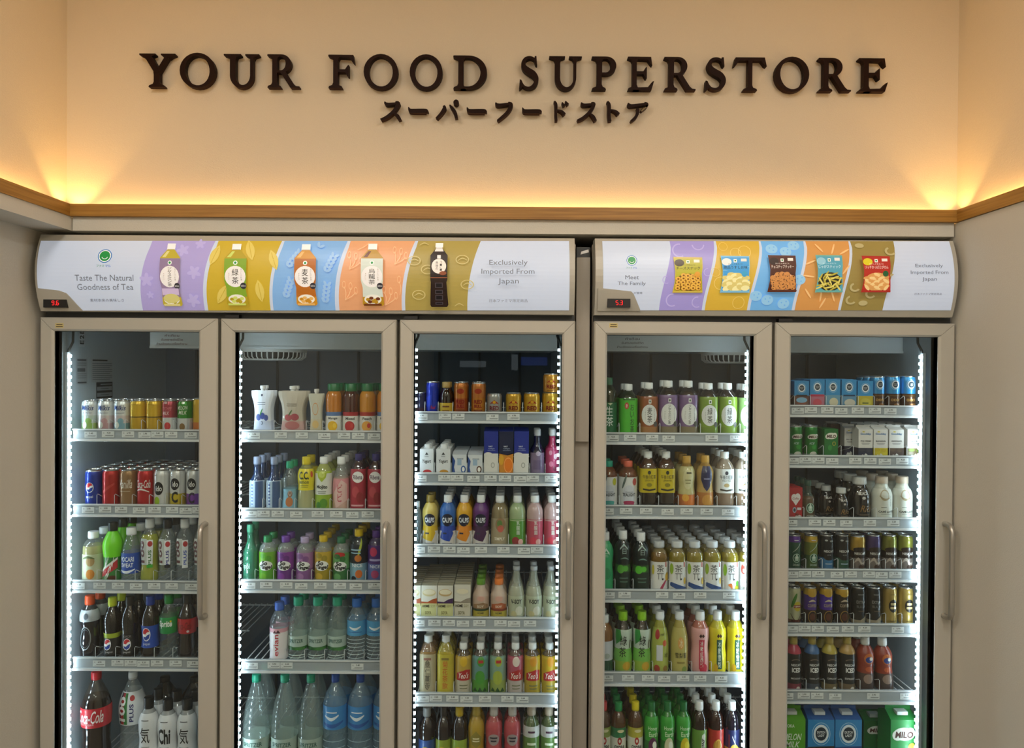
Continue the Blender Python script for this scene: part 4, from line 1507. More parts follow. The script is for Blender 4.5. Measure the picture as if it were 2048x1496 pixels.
        if lab:
            m = MB()

            def coll(a, b):
                t = (a + b) / 2 / H
                for z0, z1, cc in lab:
                    if z0 - 1e-6 <= t < z1:
                        return srgb(cc)
                return srgb(lab[-1][2])
            za, zb = lab[0][0], lab[-1][1]
            zs = sorted(set([za + (zb - za) * k / 14 for k in range(15)] + [b[0] for b in lab] + [b[1] for b in lab] + [p[0] / H for p in prof if za < p[0] / H < zb]))
            m.lathe([(t * H, r(t * H) + .0008) for t in zs], seg, colf=coll, n=n, bottom=False)
            parts.append(('label', m.mesh('label', 'print', True, 60), -1))
        A = Art()
        draw(A, S.get('art', []))
        if A.t:
            m = MB()

            def fn(x, v, h):
                th = x / R
                q = (r(v) + .0009 + h) * sect(th, n)
                return (q * math.sin(th), -q * math.cos(th), v)
            A.onto(m, fn, step=(R * .22, H * .045), h0=.00035, dh=.00008, su=R, sv=H)
            parent = len(parts) - 1 if (lab or shape != 'can') else 0
            if not lab and shape != 'can':
                parent = 0
            parts.append(('lettering', m.mesh('lettering', 'can' if shape == 'can' else 'print'), parent))
    _prod[ck] = parts
    return parts


NAME = dict(can=('drink_can', 'can'), box=('drink_carton', 'carton'), gable=('drink_carton', 'carton'), slant=('drink_carton', 'carton'), pouch=('drink_pouch', 'pouch'))
ROWWORD = ['', 'second in its file', 'third in its file', 'fourth in its file', 'fifth in its file', 'sixth in its file']


def place(key, W, H, x, y, z, label, group, tilt=0.0, full=True):
    S = DESIGN[key]
    nm, cat = S.get('n') or NAME.get(S['k'], ('drink_bottle', 'bottle'))
    e = empty(nm, (x, y, z))
    tag(e, label, cat, group)
    if tilt:
        e.rotation_euler = (0, math.radians(tilt), 0)
    made = []
    for pn, me, par in make_product(key, W, H):
        if not full and pn in ('lettering', 'printed_front'):
            continue
        made.append(link(pn, me, e if par < 0 else made[par]))
    return e


def stock(di, si, items, tops=None):
    """items: (design, centre px, width px, top px, files behind[, set back m[, tilt]])"""
    z = SHELF_Z[di][si]
    cnt, seen = {}, {}
    for it in items:
        cnt[it[0]] = cnt.get(it[0], 0) + 1
    where = '%s shelf, %s door' % (SHELF_ORD[si], DOORS[di]['name'])
    edges = []
    for it in items:
        key, px, wpx, tpx, rows = it[:5]
        back = it[5] if len(it) > 5 else 0.0
        tilt = it[6] if len(it) > 6 else 0.0
        S = DESIGN[key]
        deep = S.get('deep', 1.0) if S['k'] in ('box', 'gable', 'slant') else (.35 if S['k'] == 'pouch' else 1.0)
        Y = YS + 0.012 + back
        W = wpx / ppm(Y + wpx / 1200 * deep)
        Yc = Y + W * deep / 2
        p = at(px, tpx, Yc)
        H = p.z - z
        if S['k'] in ('box', 'gable', 'slant'):
            H = at(px, tpx, Yc - W * deep / 2 if S['k'] == 'box' else Yc).z - z
        i = seen[key] = seen.get(key, 0) + 1
        o = '' if cnt[key] == 1 else {1: 'leftmost ', cnt[key]: 'rightmost '}.get(i, ORD[i] + ' ')
        if cnt[key] == 2:
            o = ('left ', 'right ')[i - 1]
        g = 'drinks on the %s' % where
        x = at(px, 748, Yc).x if False else p.x
        place(key, W, H, x, Yc, z, '%s%s, front, %s' % (o, S['d'], where), g, tilt)
        for r_ in range(1, rows + 1):
            yy = Yc + (W * deep * 1.03 + .002) * r_
            if yy + W * deep / 2 < YI1 - .02 and yy + W * deep / 2 < YS + SHELF_D + .02:
                place(key, W, H, x, yy, z, '%s%s, %s, %s' % (o, S['d'], ROWWORD[r_], where), g, 0, full=False)
        edges.append((x - W / 2, x + W / 2))
    edges.sort()
    sh = [o for o in COL.objects if o.name.startswith('wire_shelf')][sum(len(r) for r in SHELVES[:di]) + si]
    for (a, b), (c, d) in zip(edges[:-1], edges[1:]):
        if si < len(SHELVES[di]) - 1 and -0.004 < c - b < 0.02:
            link('wire_divider', DIVIDER, sh, ((b + c) / 2 - sh.location.x, 0.0, 0.0))

DESIGN = {}


def P(key, k, d, body=None, cap='f0f0ee', label=None, art=(), **kw):
    DESIGN[key] = dict(k=k, d=d, body=body, cap=cap, label=label, art=list(art), **kw)


def B(z0, z1, c):
    return [(z0, z1, c)]


def globe(cx, cy, w, h):
    return [('e', cx, cy, w, h, 'f4f4f6'), ('p', [(cx - w * .44, cy + h * .05), (cx - w * .38, cy + h * .27), (cx - w * .1, cy + h * .44), (cx + w * .2, cy + h * .42), (cx + w * .4, cy + h * .22), (cx + w * .1, cy + h * .16), (cx - w * .1, cy)], 'c8202c'),
            ('p', [(cx - w * .40, cy - h * .14), (cx - w * .1, cy - h * .2), (cx + w * .15, cy - h * .04), (cx + w * .44, cy + h * .04), (cx + w * .34, cy - h * .3), (cx, cy - h * .46), (cx - w * .3, cy - h * .34)], '1c3f9e')]


CLEAR = 'dfeef0/.16'
AIR = 'cfd8da/.14'
K = dict(bold=.02)
BIG = dict(bold=.035)
IT = dict(bold=.01, shear=.35)

# ---- leftmost door
for key, c, d in (('milkis_g', '9cc46a', 'white and green milk soda can'), ('milkis_p', 'caa0a4', 'white and pink milk soda can'), ('milkis_b', '7fb0c4', 'white and blue milk soda can')):
    P(key, 'can', d, label=[(0, .28, c), (.28, .52, 'c4d6cc' if c == '9cc46a' else 'd3c9cb'), (.52, .97, 'dfe4e6')], art=[('t', 'Milkis', .1, .76, 1.5, .16, '22407c', IT), ('r', .1, .60, 1.1, .012, '5a6f92'), ('e', .25, .34, .7, .2, c), ('e', -.2, .22, .6, .22, 'eef2ea')])
P('gold_can', 'can', 'plain gold soda can', label=[(0, .46, 'c79f1c'), (.46, .49, '3a2c0a'), (.49, .97, 'd6ae22')], art=[('r', 0, .86, 1.4, .012, 'a07c12')])
P('gold_orange_can', 'can', 'gold can with orange foot', label=[(0, .3, 'd0742a'), (.3, .97, 'd2a51e')])
P('lychee_milk', 'can', 'pink and white fruit milk can', label=[(0, .46, 'cfd3d4'), (.46, .97, 'a93a48')], art=[('t', 'LYCHEE', 0, .74, 1.3, .11, 'e07a86', IT), ('t', 'MILK', -.1, .60, .9, .11, 'efc9cf', IT), ('e', .1, .2, .8, .24, 'c83c40'), ('e', -.15, .92, .5, .06, 'e9c8cc')])
P('melon_milk', 'can', 'green and white melon milk can', label=[(0, .44, 'd6dadb'), (.44, .97, '2f8f22')], art=[('t', 'MELON', 0, .77, 1.4, .12, 'e6f4dc', IT), ('t', 'MILK', .05, .62, 1.1, .12, 'e6f4dc', IT), ('e', .0, .18, .7, .22, '8a6a3a'), ('e', .1, .92, .4, .07, 'e9f4e0')])
P('pepsi', 'can', 'blue cola can with tricolour emblem', label=B(0, .97, '16379a'), art=globe(0, .52, .95, .28) + [('t', 'pepsi', 0, .26, .8, .09, 'dfe8f6', K)])
P('red_can', 'can', 'plain red soda can', label=B(0, .97, 'b0201f'), art=[('s', [(-.7, .35), (0, .5), (.8, .62)], [.05, .09, .05], 'c8403a')])
P('vanilla_can', 'can', 'brown vanilla cola can', label=B(0, .97, '95714a'), art=[('t', 'Vanilla', .05, .62, 1.5, .24, 'e6dccb', IT), ('r', 0, .42, 1.2, .012, 'd8c8ae')])
P('cola_can', 'can', 'red cola can with white script', label=B(0, .97, 'b4141c'), art=[('t', 'Coca-Cola', .1, .62, 1.7, .22, 'f3efec', IT), ('s', [(-.8, .42), (-.1, .48), (.8, .40)], [.02, .05, .02], 'f0e6e4')])
P('ido_green', 'can', 'white can with black disc and lime', label=B(0, .97, 'd9dbdb'), art=[('e', 0, .50, 1.15, .36, '14161a'), ('t', 'ido', .05, .50, .75, .15, 'eeeeee', K), ('e', -.2, .16, .7, .24, '9fbf2a'), ('t', 'NEW', -.4, .86, .4, .04, '33363a')])
P('ido_yellow', 'can', 'white and yellow can with black disc', label=[(0, .36, 'cdb51e'), (.36, .97, 'd9dbdb')], art=[('e', 0, .62, 1.15, .32, '14161a'), ('t', 'ido', .05, .62, .75, .14, 'eee', K), ('t', 'C', 0, .27, .8, .3, '20221c', BIG), ('r', 0, .06, 1.2, .04, '3a3a14')])
P('ido_purple', 'can', 'white and purple can with black disc', label=[(0, .36, '7a3aa6'), (.36, .97, 'd9dbdb')], art=[('e', 0, .62, 1.15, .32, '14161a'), ('t', 'ido', .05, .62, .75, .14, 'eee', K), ('t', 'C', 0, .25, .8, .3, '2a1c3c', BIG)])
P('herb_soda', 'pet', 'clear yellow soda bottle with beige label', [(0, 'c8c48a/.55'), (.72, AIR)], 'e9ecec', B(.04, .56, 'b9bfa0'), [('e', .2, .42, .8, .2, 'a88a5a'), ('e', .2, .16, .8, .2, 'c8802a'), ('s', [(-.6, .47), (0, .51), (.6, .47)], [.02, .05, .02], '5a6a3a')])
P('dew', 'cola', 'bright green soda bottle with red slash', '6fd81a/.96', '1c241c', [(.02, .42, '2c7a30'), (.42, .84, '74dc1c')], [('p', [(-1, .12), (-1, .2), (1, .42), (1, .3)], 'e6e6e0'), ('p', [(-1, .06), (-1, .16), (1, .38), (1, .24)], 'b4242a'), ('t', 'Mtn', -.35, .30, .8, .08, 'e8f0e0', dict(bold=.02, shear=.3, rot=20)), ('t', 'DEW', .1, .20, 1.1, .11, 'f4f4ee', dict(bold=.03, shear=.3, rot=20)), ('e', .4, .07, .9, .09, '5a2c14')])
P('ion_water', 'dome', 'clear sports drink bottle with blue label', [(0, 'b8c8c8/.2'), (.80, AIR)], 'e9ecec', B(.16, .54, '1c4aa8'), [('t', 'POCARI', 0, .43, 1.4, .09, 'e6eef8', K), ('t', 'SWEAT', 0, .32, 1.25, .08, 'e6eef8', K), ('s', [(-.8, .22), (0, .19), (.8, .24)], [.02, .05, .02], 'e6eef8')])


def hundred(key, d, cap, body, band, txt):
    P(key, 'cola', d, body, cap, None, [('p', [(-1.1, .28), (.1, .28), (.1, .70), (-1.1, .70)], 'bfc5c2'), ('p', [(-1.1, .28), (-.78, .28), (-.78, .70), (-1.1, .70)], '3a2c2a'), ('t', '100', -.45, .49, .6, .36, '5a2a2c', dict(bold=.03, rot=90)), ('p', [(.1, .24), (.75, .24), (.75, .68), (.1, .68)], 'e4e8ea'), ('t', 'PLUS', .42, .40, .34, .24, txt, dict(bold=.03, rot=90)), ('e', .45, .62, .5, .09, 'b0262c'), ('r', .42, .26, .66, .05, band)])


hundred('plus_lime', 'clear lime isotonic bottle with upright label', 'e6e9e9', [(0, 'b8bc4a/.62'), (.76, AIR)], '3aa62a', '2a6a2a')
hundred('plus_black', 'clear isotonic bottle with black cap', '1a1c1e', [(0, 'b9c4c6/.16'), (.76, AIR)], '16181c', '2a2c84')
hundred('plus_blue', 'clear isotonic bottle with blue lettering', 'e6e9e9', [(0, 'b9c4c6/.16'), (.76, AIR)], 'e4e8ea', '2a4cb0')
P('dark_grape', 'waist', 'dark ribbed bottle with orange cap', [(0, '1c1418/.93'), (.66, '3a3c40/.5')], 'e0552a', B(.60, .78, 'aab2b6'), [('e', .1, .69, .5, .1, '555c60'), ('o', 0, .33, 1.2, .38, .05, '8a9094'), ('o', 0, .33, .95, .30, .04, '44484c')])
P('cola_lime', 'cola', 'dark cola bottle with lime label', '140e0c/.95', 'b8c42a', [(.06, .34, '17181a'), (.34, .42, '9cae2a')], globe(-.15, .24, .95, .19) + [('t', 'pepsi', .1, .11, .8, .04, 'ccc')])
P('cola_black', 'cola', 'dark cola bottle with black label', '140e0c/.95', '17181a', B(.06, .40, '16171a'), globe(.1, .24, .95, .19) + [('t', 'BLACK', .1, .37, 1.0, .035, '999'), ('t', 'pepsi', .1, .11, .8, .04, 'ccc')])
P('cola_blue', 'cola', 'dark cola bottle with blue label', '1a100c/.95', '1c3f9e', B(.18, .54, '1c48a8'), globe(-.05, .40, 1.0, .22) + [('t', 'pepsi', 0, .24, .8, .05, 'dde6f4')])
P('sprite', 'cola', 'clear lemon soda bottle with green label', [(0, 'aab8b4/.10'), (.80, AIR)], '1c8a3a', B(.40, .66, '1f8f46'), [('t', 'Sprite', 0, .55, 1.5, .13, 'f2f6f2', dict(bold=.03, shear=.2)), ('e', .6, .60, .2, .03, 'f0d020')])
P('cola_red', 'cola', 'dark cola bottle with red label', '1a0f0c/.95', '1c1a1a', B(.40, .64, 'b8202a'), [('t', 'Coca-Cola', 0, .53, 1.6, .12, '7a1018', IT), ('e', .45, .44, .3, .04, 'e8d8d8')])
P('cola_big', 'bigcola', 'large cola bottle with red label', [(0, '1c0f0c/.95'), (.74, '5a5048/.3')], 'c0202a', B(.46, .66, 'bf2230'), [('t', 'Coca-Cola', 0, .575, 1.9, .13, 'f4f0ee', IT), ('t', 'LESS SUGAR', -.2, .50, 1.1, .02, 'e8c8c8')])
P('plus_big', 'bigcola', 'large clear isotonic bottle with white label', [(0, 'c2cccf/.22'), (.80, AIR)], 'e9ecec', B(.44, .80, 'dfe4e8'), [('r', -.62, .62, .22, .34, '2a2a44'), ('r', -.38, .62, .28, .34, 'a02a30'), ('r', -.10, .62, .26, .34, '2f7a3a'), ('t', '100', -.42, .62, .62, .27, 'e8ecec', dict(bold=.03, rot=90)), ('t', 'PLUS', .36, .58, .30, .20, '2a2c6a', dict(bold=.03, rot=90)), ('e', .42, .74, .42, .06, 'b0262c')])
for key, t, c, d in (('chi_coco', '気', '5a3420', 'white water bottle with coconuts'), ('chi_apple', 'Chi', '86a52a', 'white water bottle with green apple'), ('chi_peach', '気', 'd9a08a', 'white water bottle with peach')):
    P(key, 'waist', d, 'd0d6da/.5', '15171a', B(.05, .80, 'dfe2e6'), [('t', t, 0, .52, 1.0 if t != 'Chi' else 1.3, .22, '101012', BIG), ('r', 0, .72, .8, .012, '55585c'), ('r', 0, .36, 1.0, .01, '8a8e92'), ('r', 0, .34, .8, .01, '8a8e92'), ('e', -.05, .19, 1.2, .24, c), ('e', .2, .19, .6, .15, 'e6e2d8' if t == '気' else 'a6c04a')])
P('cola_big_back', 'bigcola', 'large dark cola bottle with emblem', '140e0e/.95', '16181c', B(.40, .72, '1a2036'), globe(-.3, .56, 1.0, .14))

# ---- second door
P('pouch_blue', 'pouch', 'white spout pouch with blueberries', 'dfe6f2', 'eef1f4', [(0, .26, 'c6d0e6')], [('r', -.05, .64, .7, .012, '66728a'), ('r', -.05, .60, .7, .012, '66728a'), ('e', -.3, .33, .42, .14, '3a4f9a'), ('e', .05, .36, .42, .14, '2c4088'), ('e', .35, .32, .36, .13, '44589e'), ('e', -.05, .44, .3, .06, '3a8a4a', .5), ('t', '3', 0, .21, .16, .07, '33405e', K), ('e', 0, .80, .16, .05, '33405e')])
P('pouch_pink', 'pouch', 'beige spout pouch with strawberries', 'bdb4a4', 'e6e6e2', [(0, .28, 'c8a49e')], [('r', 0, .62, .7, .012, '6c665a'), ('r', 0, .58, .7, .012, '6c665a'), ('e', -.25, .33, .5, .14, 'b05058'), ('e', .2, .34, .55, .15, 'a84a54'), ('e', 0, .16, 1.0, .18, 'b8706e'), ('e', -.1, .43, .3, .05, '4a6a3a', .4)])
P('pouch_orange', 'pouch', 'pale spout pouch with orange print', 'c6c4b4', 'e6e6e2', [(0, .3, 'c9c0a4')], [('o', 0, .55, .8, .28, .06, 'd08a4a'), ('e', 0, .2, .9, .18, 'd8b87a')])
for key, c, f, d in (('juice_mango', 'c97a1e', 'e0b01c', 'mango juice bottle with green cap'), ('juice_berry', '4a1c12', 'b02028', 'dark berry juice bottle with green cap'), ('juice_peach', 'd28a20', 'e0a040', 'peach juice bottle with green cap')):
    P(key, 'juice', d, c + '/.92', '0f6a3c', [(.04, .35, 'd8d6cf'), (.35, .43, {'juice_mango': '5a78a8', 'juice_berry': 'a8242c', 'juice_peach': 'b03428'}[key])], [('t', {'juice_mango': 'Mango', 'juice_berry': 'Mixed', 'juice_peach': 'Peach'}[key], .1, .30, 1.1, .06, '2a2a2a', K), ('e', .05, .15, 1.2, .2, f), ('e', .3, .16, .4, .1, 'c8302a' if key != 'juice_mango' else 'f0c83a')])
P('blue_water', 'flask', 'tall dark blue bottle with silver label', '1c3a66/.80', '8c98b4', B(.05, .56, '9fb2c2'), [('r', .55, .3, 1.0, .5, '33517c'), *[('r', -.35, .12 + .06 * k, .26, .03, '2a4a86') for k in range(7)], ('r', -.75, .3, .12, .5, 'c8d4dc')])
P('teal_water', 'cola', 'clear bottle with teal cap and blue label', 'b8ccd0/.10', '179a72', B(.05, .44, '7fb4cc'), [('e', .2, .18, 1.0, .2, 'b06a3a'), ('e', .3, .34, .7, .14, '8a6a5a'), ('o', .3, .36, .4, .1, .1, 'dfe8ec')])
P('lemon_c', 'waist', 'yellow lemon soda bottle', [(0, 'd3d29a/.5'), (.74, 'd8d88a/.3')], 'd9c41c', B(.38, .78, 'dccb1c'), [('t', 'C.C.', -.05, .66, 1.2, .15, '2a3a1c', BIG), ('t', 'lemon', -.05, .54, 1.2, .07, '4a5a2a', K), ('r', 0, .47, 1.0, .012, '8a8a2a'), ('r', 0, .44, .9, .012, '8a8a2a'), ('e', .9, .68, .35, .12, 'c8502a')])
P('mojito', 'tea', 'lime mojito bottle with white label', 'b4bc6a/.75', 'eceeec', [(.02, .30, '8fae2a'), (.30, .70, 'd9dcd2'), (.70, .74, 'a6bb3a')], [('p', [(-.62, .74), (.62, .74), (.45, .62), (0, .54), (-.45, .62)], 'a6b82a'), ('e', 0, .68, .7, .12, 'c8d46a'), ('t', 'Mojito', 0, .44, 1.3, .09, '1c201a', BIG), ('r', 0, .36, 1.0, .012, '7a8070'), ('r', 0, .33, .9, .012, '7a8070'), ('e', .2, .14, .9, .18, '4f8a22'), ('e', -.4, .10, .6, .14, '3a7a22')])
P('pink_bibi', 'dome', 'pink drink bottle with red kana', [(0, 'd8c0b0/.55'), (.62, 'cfd2cf/.25')], 'eceeec', [(.03, .20, 'c8a494'), (.20, .60, 'cf8a90')], [('p', [(-.9, .3), (.2, .58), (.9, .5), (.9, .2), (-.4, .06)], 'd9b4ae'), ('v', 'ビビ', .05, .34, .55, .34, 'b02040', .04)])
P('blackcurrant', 'tea', 'red blackcurrant bottle with white oval', [(0, '7a1030/.95'), (.7, '2a0a1e/.95')], '2c2468', B(.03, .74, 'a01a34'), [('e', .05, .60, 1.3, .20, 'eceae8'), ('t', 'Ribena', .05, .60, 1.05, .08, '4a1a4a', K), ('e', -.2, .34, .8, .2, 'b8404a'), ('e', .3, .24, .8, .2, '8a1424'), ('r', 0, .10, 1.4, .03, 'd8a0a4')], sq=3.2)
P('ippi', 'flask', 'tall translucent green bottle', '2f7a5e/.70', '3a8a6a', None, [('t', 'ippi', -.2, .26, .9, .12, 'a8d0bc', K)])


def tinge(key, d, c, c2, cap):
    P(key, 'pet', d, [(0, c + '/.9'), (.62, 'c8d0cc/.30')], cap, [(.02, .30, c2), (.30, .66, c)], [('e', -.3, .58, .8, .12, c2), ('e', .35, .52, .7, .14, c2), ('e', -.3, .12, .9, .16, c), ('e', 0, .36, 1.7, .22, 'e6e8e4'), ('t', 'So', -.1, .42, .7, .10, '101010', dict(bold=.05, shear=.15)), ('t', 'Tinge!', .05, .32, 1.5, .11, '101010', dict(bold=.05, shear=.15))])


tinge('tinge_green', 'lime green soda bottle with bold wordmark', '6aa824', '4f9a1e', '1a7a44')
tinge('tinge_purple', 'purple soda bottle with purple cap', '7a2f8e', '5f1f78', '6a3a9a')
tinge('tinge_mauve', 'mauve soda bottle with lilac cap', '9a6a9c', '7a4a86', 'b0a0c4')
tinge('tinge_yellow', 'yellow soda bottle with yellow cap', 'c2a02c', '9a861e', 'cfae16')
tinge('tinge_red', 'green soda bottle with red shoulder', '5f9a5a', '2f6a34', '1f6a44')
DESIGN['tinge_red']['art'].insert(0, ('e', 0, .62, 1.3, .12, 'b02a24'))
P('nice_orange', 'pet', 'black and blue soda bottle with lemon leaf', [(0, '1c242c/.9'), (.72, '4a5256/.4')], 'd4b21a', [(.02, .36, '7fa9bc'), (.36, .72, '17202a')], [('e', .35, .66, .7, .14, 'b0bc3a', .5), ('r', -.2, .62, 1.2, .025, '9ac0d4'), ('r', -.2, .56, 1.2, .02, '9ac0d4'), ('e', .1, .46, .8, .13, 'c0702a'), ('t', 'NICE', 0, .325, 1.2, .07, 'e4eef2', K), ('e', .2, .16, .8, .16, 'd06a22'), ('e', -.4, .07, .6, .1, '1c1c24')])
P('nice_purple', 'pet', 'purple and pink soda bottle with blue band', [(0, '4a2a6a/.9'), (.72, '6a5a84/.5')], '5a3a86', [(.02, .36, '5a6aa8'), (.36, .72, '4a2a74')], [('e', -.2, .6, .9, .18, 'c02a5a'), ('r', 0, .44, 1.4, .04, 'b0a8d4'), ('t', 'NICE', 0, .31, 1.2, .06, 'dfe4f2', K), ('e', 0, .16, .9, .16, 'a83a6a')])
P('evian', 'slim', 'clear water bottle with white upright label', 'b6c6d4/.12', '3a62b8', [(.02, .50, 'e2dcdf'), (.50, .57, 'd6a0ac')], [('t', 'evian', -.05, .28, .52, .38, 'b8404c', dict(bold=.015, rot=90)), ('p', [(-.4, .49), (-.2, .54), (-.05, .50), (.15, .55), (.4, .49)], '4a2a34')])
P('spritzer', 'dome', 'clear water bottle with teal cap', 'cfe0dc/.11', '22a07e', [(.18, .23, '2f6a34'), (.23, .40, 'a9bcb2')], [('t', 'SPRITZER', 0, .325, 1.5, .06, '2f5a50', K), ('e', -.6, .21, .9, .06, '1f5a2a'), ('e', .5, .20, 1.0, .05, '3f7a3a'), ('r', 0, .10, 1.9, .012, 'c9dcd6'), ('r', 0, .06, 1.9, .012, 'c9dcd6')], n=('water_bottle', 'bottle'))
P('spritzer_big', 'bigdome', 'large clear water bottle with teal cap', 'cfe0dc/.12', '22a07e', [(.18, .22, '2f6a34'), (.22, .36, 'a3b6ac')], [('t', 'SPRITZER', 0, .30, 1.5, .045, '2f5a50', K), ('e', -.6, .20, .9, .04, '1f5a2a'), ('e', .5, .20, 1.0, .04, '3f7a3a')], n=('water_bottle', 'bottle'))
P('aqua', 'slim', 'clear ribbed water bottle with blue cap', 'cfe0e6/.11', '2c6cc0', B(.42, .66, '4f9ccc'), [('s', [(-.6, .56), (0, .53), (.6, .57)], [.02, .04, .02], 'e6f0f4'), ('r', 0, .48, 1.4, .012, '2c62a8')] + [('r', 0, .06 + .06 * k, 2.2, .010, 'cfe0e6') for k in range(6)], n=('water_bottle', 'bottle'))
P('aqua_big', 'bigslim', 'large clear water bottle with blue cap', 'a9cde0/.18', '1c4fa8', B(.46, .70, '3f86c4'), [('s', [(-.7, .60), (-.1, .57), (.5, .61)], [.015, .035, .015], 'dfeaf2'), ('r', -.1, .64, .9, .012, 'dfeaf2'), ('s', [(-.9, .52), (0, .50), (.9, .54)], [.02, .04, .02], '2c5ca4')] + [('r', 0, .06 + .07 * k, 2.2, .006, 'b8d0da') for k in range(5)], n=('water_bottle', 'bottle'))

# ---- middle door
P('navy_can', 'can', 'dark blue can with red foot', label=[(0, .3, '3a1c2c'), (.3, .97, '14183a')])
P('blue_energy', 'can', 'tall blue energy can', label=[(0, .97, '1830a6')], art=[('t', 'Red', .2, .22, .8, .1, 'b0242c', IT), ('p', [(-1, .5), (0, .62), (0, .3), (-1, .2)], '2440c0')])
P('honey', 'jar', 'small dark bottle with gold cap', '24120a/.95', 'a88a4a', B(.04, .36, 'c0a02c'), [('r', 0, .25, 1.0, .05, '6a3a14'), ('r', 0, .12, 1.0, .03, '7a4a1a')])
for key, c, d in (('bull_red', 'a04a1c', 'tall red and gold energy can'), ('bull_orange', 'b8741e', 'tall orange gold energy can')):
    P(key, 'can', d, label=[(0, .5, c), (.5, .97, 'b26a28')], art=[('t', 'RED', 0, .40, 1.1, .12, '8a1c14', BIG), ('t', 'BULL', 0, .26, 1.1, .1, '8a1c14', BIG), ('e', 0, .72, 1.0, .16, '9a3016'), ('r', 0, .14, 1.2, .04, '7a3a14')])
for key, c, d in (('bull_silver', '9a9894', 'short silver energy can'), ('bull_gold', 'c0942a', 'short gold energy can'), ('bull_gold_top', 'b8802a', 'gold energy can stacked on another')):
    P(key, 'can', d, label=B(0, .97, c), art=[('p', [(-.6, .52), (-.3, .62), (0, .70), (.3, .62), (.6, .52), (.2, .55), (0, .50), (-.2, .55)], '9a2418'), ('e', 0, .60, .4, .14, 'd8a022'), ('t', 'RED', 0, .32, 1.2, .2, '7a1c14' if key != 'bull_silver' else '7a2a34', BIG), ('r', 0, .12, 1.0, .05, '8a5a1c')])
for key, c, d in (('yogurt_red', 'b02a2a', 'white yogurt carton with strawberry'), ('yogurt_mango', 'c08a2a', 'white yogurt carton with mango')):
    P(key, 'box', d, 'd6d8d8', 'e2e4e4', None, [('t', 'Yogurt', 0, .52, 1.3, .17, '26221e', dict(bold=.02, shear=.2)), ('p', [(-.25, .78), (.25, .78), (0, .88)], '3a3c3e'), ('t', 'DRINK', 0, .72, .6, .04, '44484a'), ('e', .1, .12, 1.3, .2, c), ('e', -.3, .08, .5, .1, 'd8a24a')])
for key, c, d in (('coco_blue', '2a5a9a', 'small blue and white carton'), ('coco_brown', '5a3a28', 'small carton with coconut print')):
    P(key, 'slant', d, 'cfd4d8', None, [(0, 1, 'cfd4d8')], [('p', [(-1, 0), (-1, .95), (-.6, .7), (-.75, .4), (-.5, 0)], '2a4a8a'), ('t', 'COCO', .1, .8, .9, .08, '2a3a5a', K), ('r', 0, .64, .6, .3, '9ab2c8'), ('e', .55, .3, .7, .35, c), ('e', .55, .3, .4, .22, 'eceae4'), ('r', 0, .05, 1.6, .06, '44506a')], eave=.90)
for key, d in (('v_white', 'tall blue and white drink carton'), ('v_orange', 'tall navy carton with orange slice')):
    P(key, 'slant', d, '1c2c86', None, [(0, .50, 'd8d6cf' if key == 'v_white' else 'c9862a'), (.50, 1, '1c2c86' if key == 'v_white' else '141a3a')], [('t', 'VAT', -.1, .66, .6, .03, 'dfe4f0', K), ('t', 'Collagen', .05, .61, .9, .03, 'c8d2ea'), ('t', 'with prebiotic', .05, .57, 1.1, .025, 'aab6dc')] + ([('o', .25, .24, .55, .12, .14, '9a9c94'), ('e', -.4, .5, 1.0, .06, 'd8d6cf')] if key == 'v_white' else [('p', [(-1, .5), (1, .5), (.9, .55), (.2, .46)], '141a3a'), ('e', .3, .24, 1.4, .38, 'e0781c'), ('o', .3, .24, 1.25, .34, .05, 'f0b060'), ('e', -.7, .36, .7, .24, 'd8a02a')]), eave=.95)
P('dark_berry', 'flask', 'dark blue bottle with mauve label', '1c1c34/.95', 'b8babc', B(.04, .50, '7a6a84'), [('e', .1, .48, .7, .1, 'b0a4b8'), ('r', 0, .24, 1.2, .2, '6a5a78')])
P('pink_kids', 'flask', 'pink patterned bottle', 'a83058/.95', 'c8c8c8', B(.04, .60, 'a83a60'), [('e', -.3, .5, .5, .1, 'd08aa0'), ('e', .4, .42, .5, .12, 'dcc0c8'), ('e', -.2, .26, .6, .12, 'cf7a94'), ('e', .3, .16, .5, .1, '7a2040')])
P('grey_bottle', 'pet', 'grey translucent bottle at the edge', '6a7a80/.5', 'a8b0b4')


def calpis(key, d, c, c2, cap):
    P(key, 'waist', d, c2 + '/.9', cap, [(.02, .30, 'cfcac4'), (.30, .40, c2), (.40, .84, c)], [('p', [(-1, .16), (-.5, .40), (.3, .44), (.8, .26), (.3, .10), (-.3, .12)], c2), ('e', 0, .52, 1.5, .25, '10142a'), ('t', 'CALPIS', 0, .52, 1.25, .10, 'e8ecf2', K), ('r', -.3, .26, .5, .03, '20243a'), ('r', 0, .06, 1.2, .02, '5a5a6a')])


